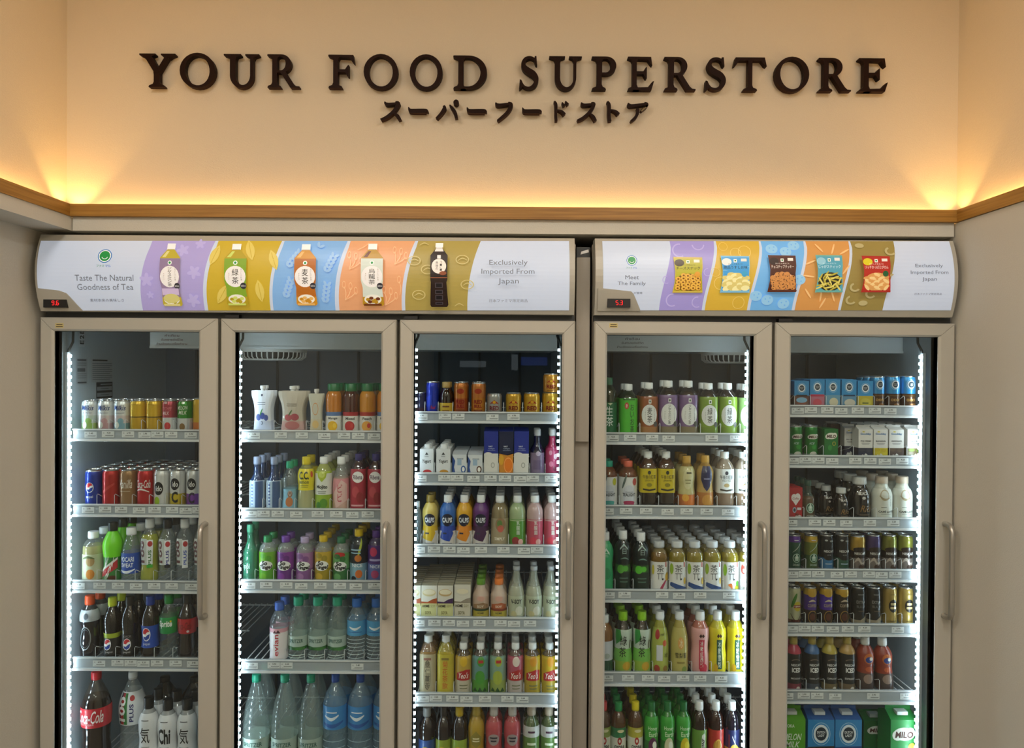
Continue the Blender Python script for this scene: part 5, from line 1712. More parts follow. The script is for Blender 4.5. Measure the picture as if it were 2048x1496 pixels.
calpis('calpis_y', 'yellow milk drink bottle with gold cap', 'c8b05a', 'c8a41e', '8a7430')
calpis('calpis_b', 'blue milk drink bottle with dark oval', '2a62ac', '1a3f9c', 'e4e6e6')
calpis('calpis_o', 'orange milk drink bottle with dark oval', 'd09a14', 'd0801a', 'e4e6e6')
calpis('calpis_p', 'purple milk drink bottle with dark oval', '5a2468', '3a1440', 'e4e6e6')
P('lychee_tea', 'pet', 'beige lychee drink bottle', '8a7a58/.9', 'e4e6e6', B(.04, .56, '9c8e70'), [('e', .1, .44, 1.2, .26, '8a6a4a'), ('e', .0, .46, .6, .14, '5a7a3a'), ('e', .1, .36, .7, .14, 'b85a4a'), ('t', 'SIMPLY', 0, .16, 1.2, .06, 'e4dcc8', K)])
for key, c, b, d in (('milky_green', '4f8a2c', '9fb284', 'pale green drink bottle with green label'), ('milky_pink', 'b0485a', 'c0a09c', 'pale pink drink bottle with rose label')):
    P(key, 'pet', d, b + '/.92', 'e6e8e6', B(.05, .54, c), [('v', '乳酸菌', .1, .38, .4, .28, 'e0e6d8', .02), ('e', -.2, .12, .9, .16, '8a2a2a' if c == '4f8a2c' else 'c83a4c'), ('e', .4, .10, .6, .12, 'd8a8a0'), ('r', 0, .52, 2.0, .02, b)])
for key, c, band, d in (('soy_cream', 'c9b98a', 'a04a1c', 'cream soy carton with brown swirl'), ('soy_brown', 'b89a6a', '3a1a4a', 'cream soy carton with purple swirl'), ('soy_white', 'c9c4b4', '8a8070', 'greyish white soy carton')):
    P(key, 'box', d, 'c9c4a0', None, [(0, .46, 'c6c489' if key != 'soy_white' else 'c4bda9'), (.46, 1, 'cfcabb')], [('p', [(-1, .46), (1, .46), (1, .62), (.4, .58), (-.2, .50), (-1, .52)], band), ('e', 0, .78, 1.7, .22, c), ('e', 0, .80, 1.5, .15, 'ddd2b4'), ('t', 'HOME', -.4, .38, .9, .08, '2a2418', BIG), ('t', 'SOY', .5, .38, .6, .08, '8a8458'), ('t', 'SOYA', -.1, .18, .8, .1, '6a6430', K), ('r', 0, .05, 1.0, .02, '6a6430')], deep=1.0, top='a09880')
for key, c, d in (('soyb_green', '5a8a1c', 'small soy bottle with green cap'), ('soyb_orange', 'd8742a', 'small soy bottle with orange cap')):
    P(key, 'small', d, 'c4b0a0/.95', c, [(.03, .20, 'b0a03a'), (.20, .26, '2a3a1c' if key == 'soyb_green' else '7a2c14'), (.26, .74, 'b8a08e')], [('e', .05, .52, 1.0, .14, 'c89a8a'), ('p', [(-1, .26), (-1, .36), (.3, .42), (1, .36), (1, .26)], '8a6a4a' if key == 'soyb_green' else 'a0522a'), ('t', 'HOME', 0, .15, .8, .05, '3a3414', K), ('t', 'SOY', 0, .32, .8, .06, 'e4d8c4', K)])
P('vsoy', 'soy', 'glass soy bottle with silver cap', [(0, 'aaac94/.85'), (.62, 'b0b4a4/.45')], 'a9abac', B(.05, .44, 'a8ae94'), [('t', 'V-SOY', 0, .34, 1.3, .085, '141a12', BIG), ('e', .35, .16, .9, .18, 'c8c8b4'), ('e', -.3, .10, .7, .12, 'b8b084')], sq=2.0)
P('barley_beige', 'tea', 'square beige tea bottle', [(0, '8a6a3a/.9'), (.74, '9a7a5a/.6')], 'e0e2e0', B(.02, .70, 'a89c7c'), [('v', '薏仁薑茶', 0, .34, .55, .48, '3a342a', .01), ('r', 0, .62, .8, .04, '8a5a4a'), ('o', 0, .34, .75, .52, .03, '4a4436')], sq=3.5)
P('barley_yellow', 'tea', 'square yellow tea bottle', [(0, 'a8962a/.9'), (.74, 'a89a3a/.7')], 'e0e2e0', B(.02, .70, 'b8a832'), [('v', '菊花茶飲', 0, .34, .6, .5, 'c05a1c', .03), ('r', 0, .62, .8, .04, '7a6a2a')], sq=3.5)


def yeos(key, d, top, mid, low, band=True):
    a = [('e', .1, .66, .9, .20, mid)]
    if band:
        a += [('p', [(-.8, .28), (.9, .28), (1, .48), (.4, .50), (-.3, .46), (-.8, .42)], 'a8201f'), ('t', "Yeo's", .1, .38, 1.2, .12, 'e8ded4', IT), ('r', .1, .18, 1.0, .02, '6a6a4a'), ('r', .1, .12, .9, .02, '6a6a4a')]
    else:
        a += [('e', 0, .34, 1.2, .28, mid), ('p', [(-.9, .06), (-.6, .14), (-.3, .06), (0, .15), (.3, .06), (.6, .14), (.9, .05)], '1f4a1c'), ('r', .1, .66, .6, .06, 'b02a2a')]
    P(key, 'tea', d, [(0, top + '/.92'), (.76, '6a5a4a/.5')], 'e0e2e0', [(.02, .28, low), (.28, .74, top)], a)


yeos('yeo_lemon', 'yellow lemon drink bottle with red band', 'b8983a', 'd0a822', 'b9b09a')
yeos('yeo_green', 'green and blue cane drink bottle', '5f8a84', '3f8a2a', '4a8a2a', False)
yeos('yeo_melon', 'pale green melon drink bottle', '7a9a84', '9aa83a', '8a9a4a', False)
yeos('yeo_lychee', 'pink lychee drink bottle with red band', 'a8485a', 'd8c8bc', 'b0a49c')
yeos('yeo_tea', 'yellow chrysanthemum bottle with red band', 'b89a22', 'c88a1c', 'a8922a')


def lipton(key, d, c, cap, c2):
    P(key, 'pet', d, '1c0f08/.95', cap, [(.02, .30, c2), (.30, .52, c)], [('e', -.1, .30, 1.3, .24, 'c8b02a'), ('p', [(-.75, .34), (.6, .38), (.75, .30), (0, .20), (-.75, .26)], '8a1c1a'), ('t', 'Lipton', -.03, .30, 1.05, .08, 'f0ead8', K)])


lipton('lipton_blue', 'dark tea bottle with blue label', '2a4a86', '8a8a88', '33508a')
lipton('lipton_green', 'dark tea bottle with green label', '8a9a2c', '2a2420', '6a8a2c')
lipton('lipton_yellow', 'dark tea bottle with yellow cap', '8fa83a', 'c8a81c', '7a9a34')
P('gold_tea', 'waist', 'gold citrus drink bottle', 'a8861c/.95', 'b0963a', B(.03, .80, 'a8881e'), [('p', [(-.7, .56), (0, .66), (.7, .56), (.6, .44), (0, .40), (-.6, .44)], '8a7a2a'), ('r', 0, .54, .8, .02, 'e8dcae'), ('r', 0, .50, .9, .02, 'e8dcae'), ('e', 0, .2, 1.2, .24, 'd08a1c')])
P('rose_tea', 'waist', 'rose red fruit tea bottle', 'a84a4a/.95', 'c8c0b8', B(.03, .78, 'b0484e'), [('e', 0, .52, 1.4, .18, '9a8a88'), ('r', 0, .55, .9, .025, '2a2430'), ('r', 0, .50, .7, .025, '2a2430'), ('e', .2, .32, .8, .14, 'c87a5a'), ('e', -.2, .16, 1.0, .2, 'a03a24')])
P('green_white', 'pet', 'green aloe bottle with white collar', '4a5a34/.9', 'b8a894', [(.02, .56, '5a7a3a'), (.56, .72, 'bfc0bc')], [('r', 0, .64, .8, .03, '44203a'), ('r', 0, .46, 1.0, .035, 'd8e0c4'), ('v', '椰子水', 0, .26, .6, .3, 'c4d0ac', .01)])

# ---- fourth door
P('nama', 'tea', 'dark green tea bottle with white kanji', [(0, '1c5a38/.95'), (.58, '2a3420/.8')], '2f6a4a', B(.02, .56, '17653c'), [('t', '生', 0, .42, .8, .16, 'e0ece4', K), ('t', '茶', .05, .24, .8, .16, 'e0ece4', K), ('p', [(-.2, .56), (.4, .56), (.1, .52)], 'b8c8a4')])
P('oi_ocha', 'tea', 'bright green tea bottle', [(0, '4aa02a/.95'), (.72, '2a3a24/.7')], 'e8eae8', B(.02, .72, '46b02a'), [('e', -.25, .58, .42, .13, 'b03024'), ('t', '新', -.25, .58, .22, .08, 'f0d8c8', K), ('v', 'おいお茶', .3, .34, .4, .56, '14280f', .03), ('r', 0, .70, 1.2, .02, '1f4a14'), ('r', .0, .05, 1.6, .012, '1f4a14')], sq=2.6)


def fam(key, d, c, c2, body, txt):
    P(key, 'tea', d, [(0, body + '/.92'), (.72, '3a3028/.55')], 'e9ebe9', [(.02, .17, c2), (.17, .74, c)], [('r', 0, .645, .28, .075, 'e4e6e2'), ('e', 0, .645, .16, .045, '2a4a30'), ('e', -.05, .39, 1.55, .40, 'd9dbd8'), ('v', txt, -.02, .39, .5 if len(txt) < 4 else .26, .30 if len(txt) < 4 else .36, '14120f', .03), ('v', 'おいしいお茶', .45, .40, .09, .24, '6a6c68', 0.0), ('v', 'やさしい', -.45, .38, .08, .15, '6a6c68', 0.0), ('e', .55, .22, .38, .10, '4a4a44'), ('e', 0, .05, 1.0, .10, c2)], sq=3.0)


fam('mugi', 'brown barley tea bottle with white circle', '8a4a1e', '9a6a3a', '6a3c1a', '麦茶')
fam('jasmine', 'purple jasmine tea bottle with white circle', '745a84', '7a6e52', '4a3420', 'ジャスミン茶')
fam('ryoku', 'green tea bottle with white circle', '74902a', '6a822a', '6a5a20', '緑茶')
fam('ryoku_pale', 'pale green tea bottle beside LED strip', '7a9a5c', '7a925c', '6a5a20', '緑茶')
for key, c, cap, d in (('tealight_t', '4aa09a', '1f9a7e', 'white floral tea bottle with teal cap'), ('tealight_r', 'a8345a', 'd8664c', 'white floral tea bottle with coral cap')):
    P(key, 'tea', d, [(0, '8a6a5a/.85'), (.66, '7a4a34/.8')], cap, B(.02, .66, 'd6d8d6'), [('e', .0, .26, 1.3, .46, 'c8ccd4'), ('t', 'TEALIGHT', 0, .28, 1.4, .07, '1c2024', dict(bold=.03)), ('p', [(-.6, .12), (.6, .12), (.45, .04), (-.45, .04)], c), ('e', 0, .12, 1.2, .06, c), ('e', .6, .56, .5, .16, 'b8b82a' if key == 'tealight_t' else 'b04a44'), ('e', -.5, .56, .6, .12, '5a6a64', .5), ('r', 0, .34, .8, .012, '7a8088')])
for key, c, body, d in (('kirin_y', 'c2ae14', '1a0d06', 'square lemon tea bottle with yellow label'), ('kirin_w', 'd9dbd7', '7a6450', 'square milk tea bottle with white label')):
    P(key, 'tea', d, [(0, body + '/.95'), (.68, ('4a2a14' if key == 'kirin_y' else '9a8a76') + '/.75')], 'e9ebe9', B(.27, .70, c), [('e', 0, .63, .36, .07, '2a2a18' if key == 'kirin_y' else '2c2c34'), ('t', '午後の紅茶', 0, .555, 1.35, .075, '24240f' if key == 'kirin_y' else '24242c', K), ('t', 'LEMON TEA' if key == 'kirin_y' else 'MILK TEA', 0, .49, .9, .03, '4a4a18'), ('e', 0, .41, .6, .07, '8a8018' if key == 'kirin_y' else 'b09a6a'), ('p', [(-.65, .35), (0, .33), (.65, .35), (.65, .32), (0, .30), (-.65, .32)], '2a2418')], sq=3.6)
P('tea_cream', 'waist', 'cream label tea bottle with gold cap', '8a6a2a/.9', 'c0943a', [(.03, .26, 'b86a34'), (.26, .80, 'b8b07a')], [('e', 0, .56, 1.2, .40, 'c9c394'), ('r', .1, .68, .6, .03, '3a3418'), ('r', 0, .54, .7, .02, '8a8458'), ('r', 0, .48, .6, .02, '8a8458'), ('e', .2, .14, 1.3, .22, 'c8702a'), ('e', -.3, .2, .8, .14, 'd9a03a')])
P('tea_navy', 'waist', 'navy label tea bottle with gold cap', 'a07a34/.9', 'c0943a', [(.03, .30, 'a86a2a'), (.30, .80, 'b09050')], [('p', [(-.6, .80), (.6, .80), (.7, .55), (.4, .40), (0, .32), (-.4, .40), (-.7, .55)], '181a44'), ('r', 0, .56, .7, .025, '8a8ca8'), ('e', .1, .15, 1.3, .22, 'c08a3a')])
P('mint_green', 'waist', 'mint green bottle with white cap', '2fa56c/.95', 'e4e6e6', B(.02, .80, '2fa46a'), [('p', [(-.4, .66), (0, .74), (.4, .66), (.4, .62), (0, .70), (-.4, .62)], 'd0ecdc'), ('t', '三', 0, .62, .5, .06, 'd0ecdc', K), ('e', .1, .3, 1.0, .2, '1f8a58')])
for key, g, d in (('dark_mint', '4a9a2c', 'black green bottle with leaf band'), ('dark_mint2', '4fae2a', 'black green bottle with bright leaf band')):
    P(key, 'waist', d, '0c1a14/.96', 'e6e8e8', [(.02, .32, '10241a'), (.32, .44, '2a5a24'), (.44, .80, '0c1a16')], [('p', [(-.5, .72), (0, .80), (.5, .72), (.5, .69), (0, .77), (-.5, .69)], '9ab0a8'), ('t', '日', .05, .67, .45, .09, '9ab0a8', K), ('e', -.4, .37, .9, .14, g), ('e', .2, .38, .8, .09, g), ('r', 0, .22, 1.0, .02, '4a6a5a'), ('r', 0, .16, .9, .02, '4a6a5a'), ('s', [(-.4, .54), (.1, .56), (.6, .53)], [.01, .025, .01], '6a8a80')])


def chapi(key, d, tea, cap, arts):
    P(key, 'tea', d, [(0, tea + '/.8'), (.78, 'b0a070/.4')], cap, B(.02, .60, 'd8d8d4'), [('t', '茶', 0, .47, .8, .15, '2c302e', dict(bold=.0)), ('r', 0, .365, .75, .014, '2c302e'), ('r', -.18, .305, .05, .12, '2c302e'), ('s', [(.17, .37), (.17, .29), (.22, .25), (.36, .26)], [.05, .05, .04, .03], '2c302e'), ('r', .62, .55, .12, .10, 'b0443c')] + arts, capr=.66, sq=2.8)


chapi('chapi_lemon', 'white label tea bottle with lemons', '7a5a1c', 'b8bcbe', [('e', .8, .30, .5, .18, 'c8a01c'), ('e', -.8, .44, .3, .2, 'c8b83a'), ('e', .1, .06, 1.2, .10, 'a03050', .3), ('e', -.6, .02, .6, .06, '5a7a2a')])
chapi('chapi_pear', 'white label tea bottle with blue stripe', '8a7a24', 'c4c8ca', [('e', -.75, .46, .42, .22, '8aa82a'), ('p', [(-.95, .17), (-.7, .19), (.95, .08), (.95, .0), (.3, .02), (-.5, .08), (-.95, .12)], '2a4a80'), ('e', .7, .22, .3, .14, 'c8a83a')])
chapi('chapi_fruit', 'white label tea bottle with orange fruit', '8a7a24', 'c4c8ca', [('e', -.7, .44, .4, .24, '8ab82a'), ('s', [(-.35, .14), (0, .12), (.05, .02)], [.03, .10, .10], 'd8702a'), ('e', .6, .08, .5, .14, 'c8b82a'), ('e', .62, .17, .3, .12, '4a8a2a')])
chapi('chapi_red', 'white label tea bottle with red fruit', '8a7a24', 'c4c8ca', [('e', -.6, .46, .5, .2, 'b84a3a'), ('e', -.3, .1, .5, .12, '8a8a84')])
P('amber_green', 'pet', 'amber tea bottle with green foot', [(0, '8a5a2a/.9')], 'e4e8ea', [(.02, .22, '2a5a3a'), (.22, .56, 'c8ccd2')], [('e', .1, .12, 1.4, .2, '1f4a30'), ('e', .2, .3, .7, .1, 'a8b0a8')])
for key, dx, d in (('master_green', -.1, 'white green tea bottle with lime cap'),):
    P(key, 'waist', d, [(0, '5a8a3a/.92'), (.72, '2a2014/.85')], '8ac01c', [(.02, .20, '8aa83a'), (.20, .40, '6fae4a'), (.40, .72, 'b8c8b8')], [('p', [(-1, .72), (-.4, .72), (-.2, .56), (-1, .46)], '2f8a3a'), ('t', '綠', -.05, .54, .75, .17, '101410', K), ('t', '茶', -.15, .35, .75, .16, '101410', K), ('e', .3, .12, .9, .14, 'c09a2a'), ('r', .75, .48, .16, .14, '4a4a3a')])
P('jujube', 'dome', 'green yellow fruit drink bottle', '9a9a3a/.92', 'e4e8ec', B(.02, .74, 'a0a84a'), [('e', -.5, .64, .6, .16, 'a02a2a'), ('e', .4, .50, .5, .1, 'b8502a'), ('r', -.2, .34, .7, .26, 'c8ccd0'), ('t', '冰糖', .6, .30, .5, .08, '3a3a14', K), ('e', -.5, .08, .7, .12, '9a3a24'), ('e', .5, .08, .6, .1, '8a6a2a'), ('t', '大師', .1, .64, .5, .04, '2a1c10', K)])
P('pear_cream', 'dome', 'cream pear drink bottle', 'a89a4a/.92', 'e4e8ec', B(.02, .74, 'b0a45a'), [('e', 0, .50, .7, .20, 'c8924a'), ('t', '冰', 0, .50, .4, .14, 'e0d8b0', K), ('t', '雪梨蜜', 0, .30, 1.3, .09, '2a2418', K), ('r', 0, .18, .9, .03, '8a7a3a'), ('e', .4, .07, .6, .1, '7a8a3a')])
for key, c, band, body, t, d in (('ice_pink', 'cf9a96', 'b02a40', 'b06a5a', '冰糖紅西柚', 'pink grapefruit bottle with red banner'), ('ice_yellow', 'd2c21c', '1f4a34', 'c4b82a', '冰糖雪梨', 'yellow pear bottle with green banner')):
    P(key, 'waist', d, [(0, body + '/.93')], 'e8eaea', B(.02, .74, c), [('r', 0, .32, .62, .48, band), ('v', t, 0, .32, .34, .44, 'd8e0d0', .03), ('p', [(-.3, .62), (-.12, .66), (0, .63), (.12, .66), (.3, .62), (.12, .59), (0, .62), (-.12, .59)], '3a1c14'), ('e', .2 if key == 'ice_pink' else -.4, .09, .9 if key == 'ice_pink' else .5, .16, 'b8283c' if key == 'ice_pink' else 'c8a01c')])


def oyoshi(key, d, c, cap):
    P(key, 'pet', d, [(0, '8a9a3a/.9'), (.60, '5a3a1c/.8')], cap, [(.02, .26, c), (.26, .46, 'd8d8c8'), (.46, .62, c)], [('e', .05, .41, .55, .12, 'a82a24'), ('e', .05, .41, .25, .055, 'd8d0c0'), ('t', 'OYOSHI', .02, .31, 1.3, .06, '1c1c14', BIG), ('e', -.3, .12, 1.0, .2, 'b8c08a'), ('e', .2, .57, .9, .05, 'd8d0a0')])


oyoshi('oyoshi_red', 'white tea bottle with red cap', '8a9a4a', 'c03a3a')
oyoshi('oyoshi_green', 'green tea bottle with green cap', '2f7a4a', '1f8a4a')
oyoshi('oyoshi_yellow', 'yellow tea bottle with yellow cap', 'b0a83a', 'd2c01c')


def honest(key, d, fruit):
    P(key, 'waist', d, '2c7a2a/.93', '1f6a34', [(.02, .40, '2a6a2c'), (.40, .78, '3a9a34')], [('t', 'Honey', .05, .60, 1.3, .08, 'c4e4b4', K), ('t', 'Earth', .15, .51, 1.3, .08, 'c4e4b4', K), ('e', .1, .32, 1.3, .28, fruit), ('e', -.2, .18, 1.0, .16, fruit if fruit != 'c8c8a0' else '2a7a44'), ('e', .3, .34, .6, .12, 'e0e4d0' if fruit != 'c8b81c' else 'e0d83a')])


honest('honest_purple', 'green fruit drink bottle with purple fruit', '5a2448')
honest('honest_green', 'green fruit drink bottle with white fruit', 'c8c8a0')
honest('honest_yellow', 'green fruit drink bottle with lemon', 'c8b81c')
P('seasons_green', 'pet', 'dark tea bottle with green upright label', '241408/.95', 'e4e6e6', B(.03, .58, '5f8a34'), [('p', [(-.05, .06), (.5, .06), (.6, .48), (.45, .53), (.1, .50)], 'c8ccb8'), ('t', 'SEASONS', .27, .29, .30, .38, '1c2414', dict(bold=.04, rot=84))])
P('seasons_red', 'pet', 'dark tea bottle with red label', '2c1008/.95', 'e4e6e6', B(.03, .58, 'b03024'), [('e', 0, .32, 1.1, .22, 'b8862a'), ('o', .1, .34, .8, .2, .08, 'd8b04a'), ('e', -.3, .1, .9, .14, 'c87a3a')])
P('seasons_navy', 'pet', 'dark tea bottle with navy label', '140e1c/.95', 'e4e6e6', [(.03, .30, 'b0902a'), (.30, .58, '1c2250')], [('e', .1, .26, 1.1, .2, 'c8a83a'), ('r', -.6, .36, .2, .3, '7a2a3a'), ('s', [(-.2, .48), (.2, .36)], [.03, .03], 'd8d8d0')])

# ---- rightmost door


def dutch(key, d, low, k='box', **kw):
    a = [('e', 0, .74, .95, .30 if k == 'box' else .26, 'dfe8ee'), ('o', 0, .74, 1.2, .38 if k == 'box' else .33, .03, 'a8cde6'), ('e', 0, .74, .68, .21 if k == 'box' else .18, '22323e'), ('t', 'DUTCH', 0, .76, .5, .035, 'e4e8ea'), ('t', 'LADY', 0, .715, .4, .035, 'e4e8ea')]
    P(key, k, d, '2f86c0', None, [(0, .46, low), (.46, 1 if k == 'box' else .97, '2f8ac4')], a + kw.pop('extra', []), **kw)


dutch('milk_choc', 'small blue milk carton with brown foot', '6a4438', extra=[('r', 0, .46, 1.5, .06, '3a2420'), ('e', 0, .18, 1.2, .24, '8a4a34'), ('e', 0, .30, 1.5, .2, '7fb0d0')])
dutch('milk_pink', 'small blue milk carton with pink foot', 'b06a80', extra=[('r', 0, .45, 1.8, .07, 'b02a4a'), ('e', 0, .2, 1.2, .26, 'c04a5a')])
dutch('milk_cream', 'small blue milk carton with cream foot', '6a9ab4', extra=[('e', .1, .22, 1.2, .3, 'c9c4a8')])
dutch('milk_plain', 'small blue milk carton with white splash', '5f8fb0', extra=[('r', 0, .45, 1.6, .05, '1c3a5a'), ('e', .1, .2, 1.5, .26, 'c4c2b4')])
dutch('milk_lemon', 'small blue milk carton with yellow foot', 'b8a832', extra=[('e', 0, .22, 1.4, .32, 'c4b84a'), ('r', 0, .2, .8, .04, '4a5a2a')])
dutch('milk_can', 'blue milk can with brown foot', '4a2c18', 'can', extra=[('t', 'CHOCO', 0, .27, 1.1, .08, 'c8a05a', BIG), ('e', .2, .12, .8, .1, '8a5a2a'), ('r', 0, .40, 2.2, .02, '7a5a2a')])


def milo(cx, cy, w, h):
    return [('e', cx, cy, w, h, 'dcdcd0'), ('e', cx - w * .3, cy - h * .1, w * .5, h * .8, 'dcdcd0'), ('e', cx + w * .3, cy + h * .1, w * .45, h * .8, 'dcdcd0'), ('t', 'MILO', cx, cy - h * .05, w * .85, h * .5, '4a1c14', dict(bold=.04, shear=.15))]


P('milo_can', 'can', 'green chocolate malt can', label=[(0, .12, 'a8b4a8'), (.12, .97, '1f7a2c')], art=milo(0, .66, 1.5, .16) + [('e', 0, .12, 1.0, .16, 'cfd4cc'), ('e', .1, .34, .7, .14, '2f9a3a'), ('t', 'ICE', -.2, .45, .7, .06, 'bfe0d8', IT)])
P('milo_box', 'box', 'green chocolate malt carton', '1a6a2c', None, None, milo(0, .76, 1.6, .22) + [('o', .4, .5, .5, .14, .15, 'b8a82a'), ('e', -.2, .36, .6, .2, '2f8a3c'), ('e', 0, .06, 1.4, .1, 'c4ccbc')])
P('brown_box', 'box', 'dark brown malt box', '3a1812', None, None, [('r', 0, .8, 1.2, .02, '5a2c22')])
for key, c, c2, t, d in (('good_navy', '2a2c44', '3a3c4a', 'FULL CREAM', 'white milk carton with navy foot'), ('good_yellow', 'c2b42a', 'b8a41c', 'BANANA', 'white milk carton with yellow foot'), ('good_brown', '4a3a34', '5a4a3a', 'CHOCOLATE', 'white milk carton with brown foot'), ('good_green', '6a5a3c', '7a8a3a', 'CHOCOLATE', 'white milk carton beside LED strip')):
    P(key, 'gable', d, 'd8d6d0', None, [(0, .36, c), (.36, 1, 'd8d6d0')], [('t', 'Goodday', 0, .84, 1.5, .09, '3a6a9a', BIG), ('e', -.3, .92, .4, .04, 'c8b83a'), ('t', t, 0, .60, 1.4, .045, '24242a', BIG), ('r', 0, .53, 1.2, .012, '6a6a6a'), ('r', 0, .49, 1.0, .012, '6a6a6a'), ('e', -.5, .30, .8, .12, c2), ('e', .4, .28, .7, .14, c2), ('p', [(-.8, .02), (-.5, .14), (-.2, .12), (0, .18), (.3, .12), (.8, .1), (.5, 0), (-.6, 0)], 'd4d4cc')], eave=.88)
P('heart', 'box', 'red pack with white heart', 'a81c24', None, None, [('e', -.28, .68, .85, .24, 'e4dedc'), ('e', .28, .70, .85, .24, 'e4dedc'), ('p', [(-.68, .64), (0, .44), (.68, .66), (0, .76)], 'e4dedc'), ('t', 'Coffee', 0, .66, 1.0, .07, '8a1c24', IT), ('e', -.2, .30, .6, .18, '9aa8b8'), ('e', -.2, .30, .35, .11, '2a2c34'), ('r', .5, .34, .6, .08, 'c8ccd4'), ('e', .4, .08, 1.0, .14, 'd8d4d0'), ('e', .2, .16, .6, .08, '7a2c1c')])


def siren(cx, cy, w, h):
    return [('e', cx, cy, w, h, '9fc0ac'), ('e', cx, cy, w * .82, h * .84, '1c4a34'), ('p', [(cx - w * .2, cy - h * .3), (cx - w * .28, cy + h * .1), (cx, cy + h * .34), (cx + w * .28, cy + h * .1), (cx + w * .2, cy - h * .3)], 'a8c4b4'), ('e', cx, cy + h * .08, w * .22, h * .24, 'd4dcd4'), ('p', [(cx - w * .12, cy + h * .28), (cx, cy + h * .44), (cx + w * .12, cy + h * .28)], 'd4dcd4')]


P('frap', 'flask', 'coffee bottle with round green emblem', [(0, '5a4a38/.92'), (.60, '3f5a50/.5')], '2a4a3c', None, siren(0, .30, 1.15, .26) + [('t', 'COFFEE', 0, .09, 1.0, .04, 'c8d0c4', K)])
P('black_small', 'jar', 'small dark coffee bottle with silver ring', '17100e/.97', 'c2c4c2', None, [('t', 'BLACK', .1, .62, .9, .07, 'c8c4bc', K), ('e', .1, .50, .3, .07, 'b0aca4'), ('t', 'Rio', .2, .26, 1.2, .16, '7a5a2c', IT), ('r', .1, .12, 1.0, .02, '6a5a4a')])
P('black_big', 'jar', 'large dark coffee bottle with silver ring', '17100e/.97', 'c9cac6', None, [('t', 'UCC', 0, .72, .5, .04, 'b0aca4'), ('t', 'BLACK', 0, .63, 1.0, .08, 'd0ccc4', BIG), ('e', 0, .52, .34, .07, 'b8b4ac'), ('t', 'Rich', .3, .27, 1.3, .16, '7a5a2c', IT), ('r', .1, .12, 1.0, .02, '6a5a4a')])
P('latte', 'jar', 'white aluminium coffee bottle', 'c4c6b8/1', 'b9a894', B(.02, .72, 'c9cbbf'), [('o', -.1, .58, .9, .26, .1, 'a89878'), ('s', [(-.6, .56), (-.1, .48), (.4, .52)], [.02, .05, .02], '9a8a6a'), ('t', 'CAFÉ LATTE', .1, .20, 1.6, .055, '2a2c2a', BIG), ('v', '牛乳珈琲', .45, .44, .13, .26, '5a5c54', 0.0), ('r', -.2, .30, .5, .012, '6a6c64'), ('r', .05, .14, 1.0, .01, '8a8c84')], capr=.62)
for key, c, c2, d in (('star_purple', '5a2a8a', '24503c', 'purple and green coffee can with emblem'), ('star_gold', 'b8962a', '3f5a2a', 'gold and green coffee can with emblem')):
    P(key, 'can', d, label=[(0, .44, c2), (.44, .80, c2 if c == '5a2a8a' else '6a742c'), (.80, .97, c)], art=siren(.05, .36, 1.1, .26) + [('t', 'DOUBLE', .05, .17, 1.0, .06, 'a8bcae', K), ('s', [(-.5, .52), (.2, .66), (.8, .84)], [.01, .03, .03], 'a8b8a8'), ('r', 0, .86, .6, .02, 'd8d0e0')])
for key, c, d in (('nes_blue', '3a78a8', 'black coffee can with blue foot'), ('nes_green', '2a5a44', 'black coffee can with green foot')):
    P(key, 'can', d, label=[(0, .36, c), (.36, .97, '1a1a1c')], art=[('t', 'NESCAFÉ', 0, .56, 1.4, .08, 'dcdcd8', K), ('e', 0, .36, 1.4, .12, '1a1a1c'), ('t', 'ICE', 0, .45, .5, .03, 'b0b0ac'), ('r', 0, .2, 1.0, .03, 'a8c0d0'), ('e', -.4, .86, .4, .05, 'b0b4b0'), ('e', .3, .84, .5, .05, '8a8e8a')])
for key, c, d in (('nes_gold', 'a8862e', 'gold and black coffee can'), ('nes_violet', '3a2c5a', 'violet and black coffee can'), ('nes_olive', '74742a', 'olive gold coffee can')):
    P(key, 'can', d, label=[(0, .36, '7a706a'), (.36, .56, '2a1e18'), (.56, .97, c)], art=[('e', 0, .60, 1.9, .14, '2a1e18'), ('t', 'NESCAFÉ', 0, .50, 1.5, .085, 'dcdad4', K), ('s', [(-.9, .2), (-.3, .34), (.2, .2), (.8, .3)], [.03, .09, .09, .03], 'b8aca0'), ('e', .2, .12, .9, .16, '4a342a')])
P('lemon_can', 'can', 'white and green tea can', label=[(0, .14, '5a2a24'), (.14, .97, 'b8b894')], art=[('e', -.3, .66, .9, .2, '3f7a2c', .4), ('e', .2, .50, 1.1, .26, 'c2b030'), ('p', [(-.35, .54), (.7, .54), (.7, .46), (-.35, .46)], '8a1c1a'), ('t', 'Lipton', .17, .5, .85, .06, 'f0e8d8', K), ('s', [(-.8, .3), (0, .1), (.8, .3)], [.02, .04, .02], '5a1c1c')])
for key, c, d in (('old_purple', '4a2f86', 'gold rimmed coffee can with purple band'), ('old_violet', '4a2a94', 'gold rimmed violet coffee can'), ('old_dark', '2c241c', 'gold rimmed dark coffee can')):
    P(key, 'can', d, label=[(0, .40, '2a1c18'), (.40, .80, c), (.80, .97, 'b8922c')], art=[('e', 0, .80, 1.2, .1, 'b8922c'), ('s', [(-.5, .62), (0, .66), (.5, .63)], [.02, .05, .02], 'c8b8a0'), ('t', 'COFFEE', 0, .52, 1.3, .08, 'b0a08a', K), ('o', .05, .22, 1.3, .34, .06, 'a07a34'), ('e', .05, .22, .9, .2, '5a3020')])
